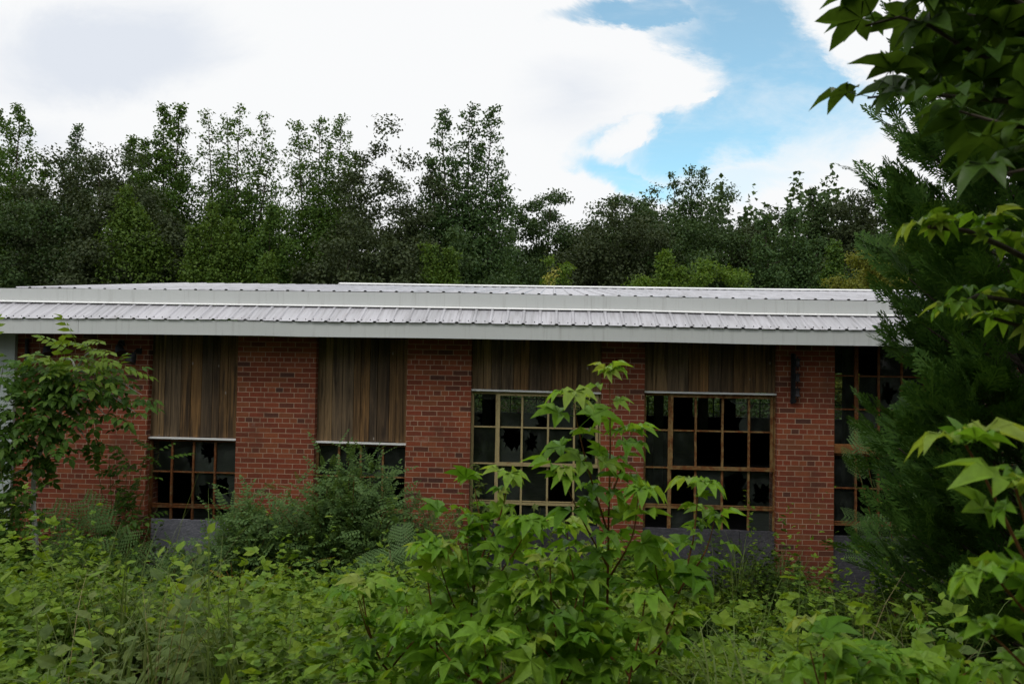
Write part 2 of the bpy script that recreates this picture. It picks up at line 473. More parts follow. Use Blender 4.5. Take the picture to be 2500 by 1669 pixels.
# brick walls and piers
def brick_part(name, x0, x1, label=None):
    g = Geo(); g.box(x0, x1, WY, WY + .34, -.4, 3.3)
    o = g.build(name, M['brick'], B)
    if label: o['label'] = label
    return o
p1r, p2l, p2r, p3l, p3r, p4l, p4r, p5l, p5r = [fx(v) for v in (360.5, 577.5, 768.9, 992.2, 1149, 1468, 1573, 1898, 2037)]
p1l = fx(38)
W5r = p5r + 1.5
brick_part('brick_wall', p1l, p1r)
for a_, b_ in ((p2l, p2r), (p3l, p3r), (p4l, p4r), (p5l, p5r), (W5r, X1 - .12)):
    brick_part('brick_pier', a_, b_)
g = Geo(); g.box(X0, p1l - .004, WY - .05, WY + .3, -.4, 3.3)
o = g.build('painted_wall', M['palewall'], B); o['label'] = 'pale painted end wall at the left of the brickwork'

# wooden infill boards above the windows
rb = np.random.default_rng(5)
def boards(x0, x1, z0, z1, seed):
    rng = np.random.default_rng(seed); g = Geo(); x = x0
    while x < x1 - .02:
        w = min(rng.uniform(.085, .165), x1 - x)
        if x1 - x - w < .05: w = x1 - x
        d = rng.uniform(-.006, .006)
        g.box(x + .003, x + w - .003, RY - .02 + d, RY + .012 + d, z0 + rng.uniform(0, .012), z1)
        x += w
    g.box(x0, x1, RY + .02, RY + .04, z0 + .02, z1 - .01)
    return g.build('wooden_infill', M['board'], B)

def window(x0, x1, zt, zb, cols, rows, frame_mat, holes, thick_cols=(), thick_rows=(), left_bar=True, vent=None, seed=1):
    """steel window: frame and glazing bars in one mesh, its panes in another; holes = {(col, row): 'gone' | (cx, cz, r)}"""
    g = Geo(); rng = np.random.default_rng(seed)
    def bar_v(x, z0, z1, w, d=.03, off=0):
        n = 8; zz = np.linspace(z0, z1, n + 1)
        for a, b in zip(zz[:-1], zz[1:]):
            j = rng.uniform(-.0022, .0022)
            g.box(x - w / 2 + j, x + w / 2 + j, RY - d / 2 - off, RY + d / 2 - off, a, b)
    def bar_h(z, x0_, x1_, w, d=.026, off=0):
        g.box(x0_, x1_, RY - d / 2 - off, RY + d / 2 - off, z - w / 2, z + w / 2)
    bar_v(x0 + .018, zb, zt, .036, .045); bar_v(x1 - .012, zb, zt, .024, .045)
    bar_h(zt - .018, x0 + .036, x1 - .024, .03, .04)
    for i, c in enumerate(cols): bar_v(c, zb, zt - .034, .046 if i in thick_cols else .026, .034, .006 if i in thick_cols else 0)
    for i, z in enumerate(rows):
        if i in thick_rows:
            bar_h(z, x0 + .037, x1 - .025, .034, .03, .004); bar_h(z + .03, x0 + .037, x1 - .025, .012, .026, .002)
        else: bar_h(z, x0 + .037, x1 - .025, .018)
    if vent:                                      # the opening light has a frame of its own, proud of the fixed bars
        vx0, vx1, vz0, vz1 = vent
        bar_v(vx0 + .028, vz0, vz1, .034, .03, .026); bar_v(vx1 - .03, vz0, vz1, .034, .03, .026)
        bar_h(vz0, vx0 + .011, vx1 - .013, .046, .028, .03); bar_h(vz1 - .03, vx0 + .046, vx1 - .048, .024, .028, .026)
    fr = g.build('window', frame_mat, B)
    gl = Geo()
    ex = [x0 + .03] + list(cols) + [x1 - .02]; ez = [zt - .03] + list(rows) + [zb]
    for c in range(len(ex) - 1):
        for r in range(len(ez) - 1):
            a, b, t, d = ex[c], ex[c + 1], ez[r], ez[r + 1]
            h = holes.get((c, r))
            if h == 'gone': continue
            yy = RY + .008 + rng.uniform(-.003, .003); tx, tz = rng.normal(0, .006, 2)
            def P(x, z): return (x, yy + (x - (a + b) / 2) * tx + (z - (t + d) / 2) * tz, z)
            if h is None:
                gl.add([P(a, d), P(b, d), P(b, t), P(a, t)], [(0, 1, 2, 3)])
            else:
                cx, cz = a + (b - a) * h[0], d + (t - d) * h[1]; rr = h[2] * (b - a)
                an = np.sort(np.concatenate([np.linspace(0, 2 * np.pi, 22, endpoint=False) + rng.uniform(-.1, .1, 22),
                     [math.atan2(q - cz, p - cx) % (2 * np.pi) for p in (a, b) for q in (t, d)]]))
                inn, outr = [], []
                for k in an:
                    co, si = math.cos(k), math.sin(k)
                    L = min(((b if co > 0 else a) - cx) / co if abs(co) > 1e-6 else 9, ((t if si > 0 else d) - cz) / si if abs(si) > 1e-6 else 9)
                    outr.append(P(cx + co * L, cz + si * L))
                    q = min(rr * rng.uniform(.55, 1.5) * (1.3 if abs(si) > .6 else 1), L * .96)
                    inn.append(P(cx + co * q, cz + si * q))
                n = len(an)
                gl.add(inn + outr, [(i, n + i, n + (i + 1) % n, (i + 1) % n) for i in range(n)])
    gl.build('window_panes', M['glass'], fr)
    return fr
def drip(x0, x1, z, lean):
    g = Geo(); n = 10; xx = np.linspace(x0, x1, n + 1)
    for a, b in zip(xx[:-1], xx[1:]):
        t = (a + b) / 2
        zz = z + lean * (t - (x0 + x1) / 2)
        g.box(a, b, RY - .075, RY - .022, zz - .011, zz + .011)
    return g.build('drip_strip', M['strip'], B)
def spandrel(x0, x1, zt, seed, mat='panel_dark'):
    g = Geo(); rng = np.random.default_rng(seed)
    m_ = x0 + (x1 - x0) * rng.uniform(.55, .75)
    g.box(x0, m_ - .004, RY - .03, RY + .02, -.4, zt); g.box(m_ + .004, x1, RY - .026, RY + .02, -.4, zt - .006)
    g.box(m_ - .004, m_ + .004, RY - .01, RY + .02, -.4, zt - .01)
    return g.build('spandrel_panel', M[mat], B)

def cx_(v): return fx(v, RY, 1100)
# two narrow bays, mostly boarded
zb1 = fz(470, 1069); zs1 = fz(450, 1267)
boards(p1r, p2l, zb1 + .008, 3.3, 11); drip(p1r - .005, p2l - .003, zb1, -.003)
window(p1r, p2l, zb1 - .012, zs1, [cx_(v) for v in (421.5, 474, 526.5)], [fz(470, 1151.5), fz(470, 1236)], M['rust2'],
       {(0, 1): 'gone', (1, 1): 'gone', (1, 0): (.88, .42, .24), (2, 0): (.66, .66, .3), (2, 1): (.55, .18, .42), (3, 1): (.38, .58, .33), (1, 2): 'gone', (3, 2): 'gone'}, thick_rows=(1,), seed=2)
spandrel(p1r, p2l, zs1, 1, 'panel')
g = Geo(); g.box(p1r + .002, p1r + .05, RY - .045, RY - .031, -.3, zs1 - .01); g.build('rusty_angle', M['rust2'], B)
zb2 = fz(880, 1080); zs2 = fz(880, 1274)
boards(p2r, p3l, zb2 + .008, 3.3, 12); drip(p2r - .003, p3l - .003, zb2, -.006)
window(p2r, p3l, zb2 - .012, zs2, [cx_(v) for v in (828.5, 882, 935.5)], [fz(880, 1162.5), fz(880, 1246)], M['rust'],
       {(0, 1): 'gone', (1, 1): 'gone', (2, 0): (.5, .45, .36), (3, 1): 'gone', (2, 1): (.4, .4, .4)}, thick_rows=(1,), seed=3)
spandrel(p2r, p3l, zs2, 2)
# two wide bays with opening lights
zb3 = fz(1305, 955); zs3 = fz(1305, 1279)
boards(p3r, p4l, zb3 + .008, 3.3, 13); drip(p3r - .003, p4l - .003, zb3, -.007)
c3 = [cx_(v) for v in (1213, 1273.5, 1337, 1401)]
window(p3r, p4l, zb3 - .012, zs3, c3, [fz(1305, 1043.5), fz(1305, 1133), fz(1305, 1229)], M['beige'],
       {(0, 0): (.7, .35, .5), (1, 0): (.82, .6, .16), (2, 0): (.85, .14, .26), (1, 1): (.55, .72, .34), (2, 1): (.38, .58, .22), (3, 2): 'gone', (4, 0): 'gone', (4, 1): (.5, .5, .3), (1, 3): 'gone', (3, 1): (.6, .1, .2), (3, 3): 'gone'},
       thick_cols=(0,), thick_rows=(2,), vent=(c3[0] - .01, p4l - .02, fz(1305, 1133), zb3 - .02), seed=4)
spandrel(p3r, p4l, zs3, 3)
zb4 = fz(1735, 959); zs4 = fz(1735, 1291)
boards(p4r, p5l, zb4 + .008, 3.3, 14); drip(p4r - .003, p5l - .003, zb4, -.0)
c4 = [cx_(v) for v in (1634.5, 1697.5, 1763, 1827.5)]
window(p4r, p5l, zb4 - .012, zs4, c4, [fz(1735, 1051.8), fz(1735, 1143), fz(1735, 1239)], M['rust'],
       {(0, 0): 'gone', (1, 0): 'gone', (2, 0): 'gone', (3, 0): (.4, .45, .5), (2, 1): 'gone', (3, 1): 'gone', (4, 1): 'gone', (1, 2): 'gone', (3, 2): (.5, .4, .5), (4, 2): (.6, .35, .34), (0, 3): 'gone', (3, 3): 'gone'},
       thick_cols=(0,), thick_rows=(2,), vent=(c4[0] - .01, p5l - .02, fz(1735, 1142), zb4 - .02), seed=5)
spandrel(p4r, p5l, zs4, 4)
# tall bay beside the evergreen
zs5 = fz(2085, 1308); zm5 = fz(2090, 1095)
c5 = [cx_(v) for v in (2089, 2144, 2200, 2256)]
window(p5r, W5r, 3.28, zm5 + .06, c5, [fz(2090, 917.5), fz(2090, 999)], M['rust2'], {(1, 0): 'gone', (2, 1): (.4, .5, .3)}, thick_cols=(0,), seed=6)
window(p5r, W5r, zm5 - .058, zs5, c5, [fz(2090, 1191), fz(2090, 1279)], M['rust2'], {(1, 0): 'gone', (1, 1): 'gone', (0, 2): 'gone', (2, 1): 'gone', (2, 2): 'gone'}, thick_rows=(1,), seed=7)
g = Geo(); g.box(p5r, W5r, RY - .05, RY + .03, zm5 - .056, zm5 + .058)
g.build('timber_rail', M['timber'], B)
spandrel(p5r, W5r, zs5, 5)

# lower roof: ribbed sheet, fascia and soffit
def sheet(x0, x1, pitch, front, back, seed, nseg=1, wob=.003, rib=.016):
    """ribbed metal sheet; front / back: functions x -> (y, z)"""
    rng = np.random.default_rng(seed); prof = []
    x = x0
    while x < x1:
        prof += [(x - .026, 0), (x - .012, rib), (x + .012, rib), (x + .026, 0), (x + pitch * .5, .0015)]
        x += pitch
    prof = [p for p in prof if x0 <= p[0] <= x1]
    n = len(prof); px = np.array([p[0] for p in prof]); ph = np.array([p[1] for p in prof])
    rows = []
    for k in range(nseg + 1):
        t = k / nseg
        fy, fz_ = front(px); by, bz = back(px)
        w = np.interp(px, np.arange(x0, x1 + 1, .7), rng.normal(0, wob, len(np.arange(x0, x1 + 1, .7)))) * (1 - t)
        rows.append(np.stack([px, fy + (by - fy) * t, fz_ + (bz - fz_) * t + ph + w], -1))
    g = Geo(); top = np.concatenate(rows); bot = top - np.array([0, 0, .0025])
    m = (nseg + 1) * n
    F = []
    for k in range(nseg):
        for i in range(n - 1):
            q = (k * n + i, k * n + i + 1, (k + 1) * n + i + 1, (k + 1) * n + i)
            F.append(q); F.append(tuple(m + v for v in q[::-1]))
    for i in range(n - 1):
        F.append((i, m + i, m + i + 1, i + 1)); k = nseg * n
        F.append((k + i, k + i + 1, m + k + i + 1, m + k + i))
    g.add(np.concatenate([top, bot]), F)
    return g
lower_front = lambda x: (np.full_like(x, YE), e_top(x) + .004)
lower_back = lambda x: (np.full_like(x, YT - .004), u_bot(x) - .028)
g = sheet(X0, X1, .211, lower_front, lower_back, 3)
lr = g.build('lower_roof', M['roof'], B)
g = Geo(); x = X0 + .3                                     # screws beside the ribs
while x < X1 - .1:
    for dx in (.055, -.055):
        z = float(e_top(x + dx)) + .03; yy = YE + .05
        z += .0
        g.tube([(x + dx, yy, z - .004), (x + dx, yy - .002, z + .011)], .0055, 6)
    x += .211
g.build('roof_screws', M['iron'], lr)
def strip_mesh(xa, xb, n, ftop, fbot, y0, y1, seed, wob):
    rng = np.random.default_rng(seed); g = Geo()
    xs = np.linspace(xa, xb, n); ww = np.interp(xs, np.linspace(xa, xb, n // 3), rng.normal(0, wob, n // 3))
    zt, zb = ftop(xs), fbot(xs)
    V = np.concatenate([np.stack([xs, y0 + ww, zt], -1), np.stack([xs, y0 + ww * .3, zb], -1), np.stack([xs, np.full(n, y1), zb], -1), np.stack([xs, np.full(n, y1), zt], -1)])
    F = []
    for i in range(n - 1):
        for k in range(4):
            a, b = k * n, ((k + 1) % 4) * n
            F.append((a + i, b + i, b + i + 1, a + i + 1))
    F += [(0, 3 * n, 2 * n, n), (n - 1, 2 * n - 1, 3 * n - 1, 4 * n - 1)]
    g.add(V, F); return g
joint = fx(182, YE)
for a_, b_, sd in ((X0, joint - .002, 1), (joint + .002, X1, 2)):
    strip_mesh(a_, b_, 60, lambda x: e_top(x) - .002, e_bot, YE + .022, YE + .045, sd, .004).build('fascia_board', M['white'], lr)
g = Geo(); g.add([(X0, YE + .046, 3.19), (X1, YE + .046, 3.19), (X1, WY + .3, 3.26), (X0, WY + .3, 3.26), (X0, YE + .046, 3.21), (X1, YE + .046, 3.21), (X1, WY + .3, 3.28), (X0, WY + .3, 3.28)],
      [(0, 1, 2, 3), (7, 6, 5, 4), (0, 4, 5, 1), (2, 6, 7, 3), (0, 3, 7, 4), (1, 5, 6, 2)])
g.build('soffit', M['soffit'], lr)
# flashing where the lower roof meets the upper wall
n = 50; xs = np.linspace(X0, X1, n)
fl = strip_mesh(X0, X1, 90, u_bot, lambda x: u_bot(x) - .012, YT - .055, YT - .002, 8, .004)
V = fl.V[0]; V[:90, 1] += .05; V[90:180, 2] -= .012
fl.build('flashing', M['strip'], lr)

# upper roof
UX0, UX1 = fx(30, YU), X1 - .1
def up_back(x):
    return np.full_like(x, 18.2), ridge(x)
up_front = lambda x: (np.full_like(x, YU - .03), u_top(x) - .018)
# the left verge runs back along the sloping gable, so shift the sheet's left end
skew = fx(452, 18.2, 690) - fx(30, YU, 700)
g = sheet(UX0, UX1, .211, up_front, up_back, 6, nseg=1, wob=.003, rib=.016)
n_ = len(g.V[0]) // 2
V = g.V[0]
for off in (0, n_):
    h = n_ // 2
    V[off + h: off + n_, 0] += np.interp(V[off + h: off + n_, 0], [UX0, UX0 + 1.4], [skew, 0]).astype(np.float32)
ur = g.build('upper_roof', M['roof'], B)
strip_mesh(X0, X1, 80, lambda x: u_top(x) - .022, lambda x: u_bot(x) - .004, YT, YT + .03, 4, .003).build('upper_fascia', M['white'], ur)
capx = fx(830, 18.2, 694)
g = Geo(); xs = np.linspace(capx, UX1 + .02, 30)
zt = ridge(xs) + .06
V = np.concatenate([np.stack([xs, np.full(30, 18.0), zt - .05], -1), np.stack([xs, np.full(30, 18.2), zt], -1), np.stack([xs, np.full(30, 18.4), zt - .05], -1)])
g.add(V, [(i, i + 1, 31 + i, 30 + i) for i in range(29)] + [(30 + i, 31 + i, 61 + i, 60 + i) for i in range(29)])
g.build('ridge_cap', M['strip'], ur)
g = Geo()                                                   # rear slope
g.add([(UX0 + skew, 18.2, float(ridge(UX0 + skew)) - .004), (UX1, 18.2, float(ridge(UX1)) - .004), (UX1, 24.4, 3.3), (UX0 + skew, 24.4, 3.3),
       (UX0 + skew, 18.2, float(ridge(UX0 + skew)) - .06), (UX1, 18.2, float(ridge(UX1)) - .06), (UX1, 24.4, 3.24), (UX0 + skew, 24.4, 3.24)],
      [(0, 1, 2, 3), (7, 6, 5, 4), (2, 6, 7, 3), (0, 3, 7, 4), (1, 5, 6, 2)])
g.build('rear_roof_slope', M['roof'], ur)

# inside: floor, ceiling, side walls, posts and the rear wall with its own windows
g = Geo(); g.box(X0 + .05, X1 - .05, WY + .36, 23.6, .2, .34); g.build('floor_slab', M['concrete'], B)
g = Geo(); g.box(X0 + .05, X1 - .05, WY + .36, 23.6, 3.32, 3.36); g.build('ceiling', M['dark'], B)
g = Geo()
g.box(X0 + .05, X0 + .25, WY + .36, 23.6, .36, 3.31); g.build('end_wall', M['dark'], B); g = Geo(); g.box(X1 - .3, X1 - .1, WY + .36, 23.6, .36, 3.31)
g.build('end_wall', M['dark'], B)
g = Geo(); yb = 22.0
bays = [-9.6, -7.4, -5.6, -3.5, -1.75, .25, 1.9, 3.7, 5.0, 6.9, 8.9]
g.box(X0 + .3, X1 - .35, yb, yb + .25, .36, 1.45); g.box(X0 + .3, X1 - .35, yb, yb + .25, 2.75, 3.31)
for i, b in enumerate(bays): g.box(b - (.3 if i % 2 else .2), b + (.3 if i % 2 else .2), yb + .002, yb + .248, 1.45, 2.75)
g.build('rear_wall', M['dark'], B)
for i in range(len(bays) - 1):
    a, b = bays[i] + (.3 if i % 2 else .2), bays[i + 1] - (.3 if (i + 1) % 2 else .2)
    g = Geo()
    for k in range(1, 4): g.box(a + (b - a) * k / 4 - .015, a + (b - a) * k / 4 + .015, yb + .1, yb + .13, 1.45, 2.75)
    for z in (1.85, 2.3): g.box(a, b, yb + .103, yb + .127, z - .012, z + .012)
    g.build('rear_window_bars', M['iron'], B)
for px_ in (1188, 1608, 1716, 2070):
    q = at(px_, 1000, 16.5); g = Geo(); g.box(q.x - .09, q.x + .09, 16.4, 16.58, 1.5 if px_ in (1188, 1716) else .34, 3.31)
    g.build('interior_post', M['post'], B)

# iron rack with two insulators on the pier beside the evergreen
q = at(1935, 905, WY)
rk = thing('insulator_rack', 'dark iron rack with spool insulators bolted high on the brick pier beside the evergreen', 'wall bracket', (q.x, WY, q.z))
zt, zb_ = at(1935, 862, WY).z, at(1935, 985, WY).z
g = Geo(); g.box(q.x - .024, q.x + .006, WY - .03, WY - .001, zb_, zt); g.box(q.x + .006, q.x + .016, WY - .075, WY - .001, zb_ + .01, zt - .01)
g.box(q.x - .03, q.x + .05, WY - .014, WY - .001, zb_ + .02, zb_ + .05)
g.build('back_plate', M['iron'], rk)
for zz in (at(1935, 921, WY).z, at(1935, 957, WY).z, at(1935, 885, WY).z):
    g = Geo(); x = q.x + .046
    g.tube([(x, WY - .055, zz - .055), (x, WY - .055, zz - .05), (x, WY - .055, zz - .02), (x, WY - .055, zz + .02), (x, WY - .055, zz + .05), (x, WY - .055, zz + .055)], [.012, .042, .026, .026, .042, .012], 12)
    g.tube([(x, WY - .055, zz - .075), (x, WY - .055, zz + .075)], .008, 6)
    g.build('insulator', M['porcelain'], rk)
# old fittings under the eaves of the left wall
def fitting(px, py, tilt, label):
    q = at(px, py, WY); f = thing('floodlight', label, 'lamp', (q.x, WY, q.z), 'dead lamps under the eaves')
    g = Geo(); g.tube([(q.x, WY - .002, q.z + .05), (q.x, WY - .08, q.z + .06), (q.x + tilt * .02, WY - .12, q.z + .02)], .012, 6)
    g.box(q.x - .035, q.x + .035, WY - .02, WY - .002, q.z + .01, q.z + .09)
    g.build('bracket', M['iron'], f)
    g = Geo(); c = np.array([q.x + tilt * .02, WY - .12, q.z + .02]); d = unit([tilt * .5, -.35, -.8])
    g.tube([c, c + d * .03, c + d * .09, c + d * .14], [.03, .045, .06, .075], 12)
    g.build('lamp_housing', M['iron'], f)
fitting(125, 848, .8, 'black dead floodlight on the left brick wall, leftmost of the three under the eaves')
fitting(298, 846, .9, 'black dead floodlight above the bare patch of brick, tilted towards the right')
fitting(340, 866, -.3, 'black dead floodlight hanging lowest, beside the edge of the boarded bay')
g = Geo(); q = at(62, 862, WY - .05); g.tube([(q.x, WY - .03, q.z + .2), (q.x, WY - .03, q.z - .18)], .022, 8); g.box(q.x - .03, q.x + .03, WY - .02, WY - .001, q.z - .02, q.z + .02)
tag(g.build('conduit', M['iron']), 'short dark vertical pipe on the left end of the brick wall', 'pipe')
# ------------------------------------------------------------------ leaf templates: (vertices, [face arrays])
def T(V, *F): return (np.array(V, dtype=np.float64), [np.array(f, dtype=np.int64) for f in F])
KITE = T([(0, 0, 0), (.36, .45, .10), (0, 1, -.05), (-.36, .45, .10)], [(0, 1, 2), (0, 2, 3)])
def oval(w=.3, droop=.25):
    V = [(0, 0, 0), (w * .8, .25, .07), (0, .3, 0), (-w * .8, .25, .07), (w, .55, .05 - droop * .3), (0, .6, -droop * .36), (-w, .55, .05 - droop * .3), (0, 1, -droop)]
    return T(V, [(0, 1, 2), (0, 2, 3), (4, 7, 5), (5, 7, 6)], [(1, 4, 5, 2), (2, 5, 6, 3)])
def merge(ts):
    V = []; tri = []; quad = []; n = 0
    for v, fs in ts:
        V.append(v)
        for f in fs: (tri if f.shape[1] == 3 else quad).append(f + n)
        n += len(v)
    out = [np.concatenate(tri)] if tri else []
    if quad: out.append(np.concatenate(quad))
    return (np.concatenate(V), out)
def place(t, p, d, n, s):
    Rm = frames(np.array([d], float), np.array([n], float))[0]
    return ((t[0] * s) @ Rm.T + np.array(p), t[1])
def star(bend, droop, fold=.12, pet=.45, close=0.0, seed=0):
    """five-pointed sweetgum leaf on its stalk; bend = how far the blade hangs from the stalk, in degrees"""
    rng = np.random.default_rng(seed)
    V = [(0, 0, 0)]; F = []
    lobes = [(0, .7), (58 - close * 18, .64), (-58 + close * 18, .62), (114 - close * 30, .42), (-114 + close * 30, .43)]
    lobes = sorted((a + rng.uniform(-5, 5), L * rng.uniform(.92, 1.06)) for a, L in lobes)
    an = [a for a, L in lobes]
    notch = [R((an[i] + an[i + 1]) / 2) for i in range(4)]
    nI = []
    nI.append(len(V)); V.append((math.sin(R(an[0] - 42)) * .12, math.cos(R(an[0] - 42)) * .12, 0))
    for q in notch: nI.append(len(V)); V.append((math.sin(q) * .24, math.cos(q) * .24, fold * .24))
    nI.append(len(V)); V.append((math.sin(R(an[-1] + 42)) * .12, math.cos(R(an[-1] + 42)) * .12, 0))
    for i, (a, L) in enumerate(lobes):
        ax = np.array([math.sin(R(a)), math.cos(R(a))]); pp = np.array([ax[1], -ax[0]])
        w = .165 * (L / .7) ** .5
        b = len(V)
        for t, ww in ((.42, 0), (.72, 0), (1.0, 0), (.40, -w), (.40, w), (.70, -w * .7), (.70, w * .7)):
            q = ax * (L * t) + pp * ww
            V.append((q[0], q[1], fold * abs(ww) / .15 * .5 if ww else -.0))
        m1, m2, tp, L1, R1, L2, R2 = range(b, b + 7)
        nl, nr = nI[i], nI[i + 1]
        F += [(0, L1, nl), (0, m1, L1), (0, R1, m1), (0, nr, R1), (m1, L2, L1), (m1, m2, L2), (m1, R2, m2), (m1, R1, R2), (m2, tp, L2), (m2, R2, tp)]
    V = np.array(V)
    r = np.hypot(V[:, 0], V[:, 1])
    V[:, 2] -= droop * r * r * 1.1
    V[:, :2] *= (1 - .18 * min(droop, 1.2) * r)[:, None]
    c, s_ = math.cos(R(bend)), math.sin(R(bend))
    y, z = V[:, 1] * c + V[:, 2] * s_, -V[:, 1] * s_ + V[:, 2] * c
    V[:, 1], V[:, 2] = y + pet, z
    st = np.array([(.008, 0, 0), (-.008, 0, 0), (0, 0, .012), (.006, pet, 0), (-.006, pet, 0), (0, pet, .008)])
    n = len(V)
    return (np.concatenate([V, st]), [np.array(F), np.array([(n, n + 1, n + 4, n + 3), (n + 1, n + 2, n + 5, n + 4), (n + 2, n, n + 3, n + 5)])])
STARS = [star(b, d, .24, p, c, i) for i, (b, d, p, c) in enumerate([(-8, .2, .45, 0), (10, .3, .5, 0), (25, .4, .55, .1), (40, .25, .6, 0), (60, .4, .6, .05), (20, .5, .45, .15), (0, .1, .5, 0), (35, .6, .5, .1)])]
YOUNG = [star(b, d, .25, .3, c, 40 + i) for i, (b, d, c) in enumerate([(20, .5, .2), (45, .7, .5), (5, .8, .3), (60, .5, .6)])]
def pinnate(pairs, L, w, lw, term=True, droop=.25, taper=.35, ang=62):
    ts = []
    lf = oval(lw, droop)
    for i in range(pairs):
        t = .22 + .74 * i / max(1, pairs - 1) if pairs > 1 else .6
        y = t; z = -.18 * t * t
        s_ = L * (1 - taper * abs(t - .45) * 1.6)
        for sg in (-1, 1):
            ts.append(place(lf, (sg * .006, y, z), (sg * math.sin(R(ang)), math.cos(R(ang)), -.12), (0, .1, 1), s_))
    if term: ts.append(place(lf, (0, 1, -.18), (0, 1, -.25), (0, .2, 1), L))
    st = T([(.007, 0, 0), (-.007, 0, 0), (.005, .5, -.045), (-.005, .5, -.045), (.003, 1, -.18), (-.003, 1, -.18)], [(0, 1, 3, 2), (2, 3, 5, 4)])
    return merge(ts + [st])
AILANTH = [pinnate(p, .36, 1, .27, droop=dr) for p, dr in ((3, .3), (4, .5), (5, .2))]
LOCUST = [pinnate(7, .17, 1, .3, droop=.15, taper=.5, ang=66), pinnate(6, .19, 1, .32, droop=.25, taper=.4, ang=60), pinnate(5, .2, 1, .3, droop=.2, taper=.4, ang=70)]
def mimosa(pairs=8, npin=7):
    ts = []; lf = T([(0, 0, 0), (.22, .5, 0), (0, 1, 0), (-.22, .5, 0)], [(0, 1, 2), (0, 2, 3)])
    for i in range(pairs):
        t = .2 + .8 * i / (pairs - 1); L = .42 * (1 - .75 * abs(t - .5) ** 1.5)
        for sg in (-1, 1):
            d = unit([sg * .82, .57, -.08]); o = np.array([0, t, -.22 * t * t])
            ts.append((np.array([o, o + d * L + [0, 0, .004], o + d * L - [0, 0, .004]]), [np.array([(0, 1, 2)])]))
            for k in range(npin):
                q = o + d * L * (.1 + .9 * k / (npin - 1)) + np.array([0, 0, -.05]) * (k / npin) ** 2
                for s2 in (-1, 1):
                    e = unit(d * .5 + np.cross(d, [0, 0, 1]) * s2)
                    ts.append(place(lf, q, e, (0, 0, 1), .105 * (1 - .4 * k / npin)))
    st = T([(.008, 0, 0), (-.008, 0, 0), (.005, .5, -.055), (-.005, .5, -.055), (.003, 1, -.22), (-.003, 1, -.22)], [(0, 1, 3, 2), (2, 3, 5, 4)])
    return merge(ts + [st])
MIMOSA = mimosa()
TRI = [merge([place(oval(.27, d), (0, .3, 0), (0, 1, -.1), (0, 0, 1), .74), place(oval(.27, d), (0, .3, 0), (.85, .5, -.05), (.3, 0, 1), .64), place(oval(.27, d), (0, .3, 0), (-.85, .5, -.05), (-.3, 0, 1), .64),
              T([(.012, 0, 0), (-.012, 0, 0), (0, .32, 0)], [(0, 1, 2)])]) for d in (.1, .35)]
def spray(seed, n=11):
    """flat feathery spray of an evergreen"""
    rng = np.random.default_rng(seed); ts = []
    dq = T([(0, 0, 0), (.5, .45, 0), (0, 1, 0), (-.5, .45, 0)], [(0, 1, 2), (0, 2, 3)])
    def quill(p, d, L, w):
        v = dq[0] * np.array([w / max(L, 1e-6), 1, 1]); ts.append(place((v, dq[1]), p, d, (0, 0, 1), L))
    quill((0, 0, 0), (0, 1, 0), 1.0, .05)
    for i in range(n):
        t = .1 + .82 * i / n; L = (.5 * (1 - t) + .1) * rng.uniform(.8, 1.2)
        sg = 1 if i % 2 else -1; a = R(rng.uniform(26, 40))
        d = np.array([sg * math.sin(a), math.cos(a), rng.uniform(-.1, .1)]); o = np.array([0, t, 0])
        quill(o, d, L, .055)
        for k in range(4):
            u = .2 + .6 * k / 4; s2 = 1 if k % 2 else -1
            e = unit([d[0] * math.cos(.5 * s2) + d[1] * math.sin(.5 * s2), -d[0] * math.sin(.5 * s2) + d[1] * math.cos(.5 * s2), rng.uniform(-.15, .15)])
            quill(o + d * L * u, e, L * .5 * (1.1 - u * .5), .048)
    return merge(ts)
SPRAYS = [spray(i) for i in range(4)]

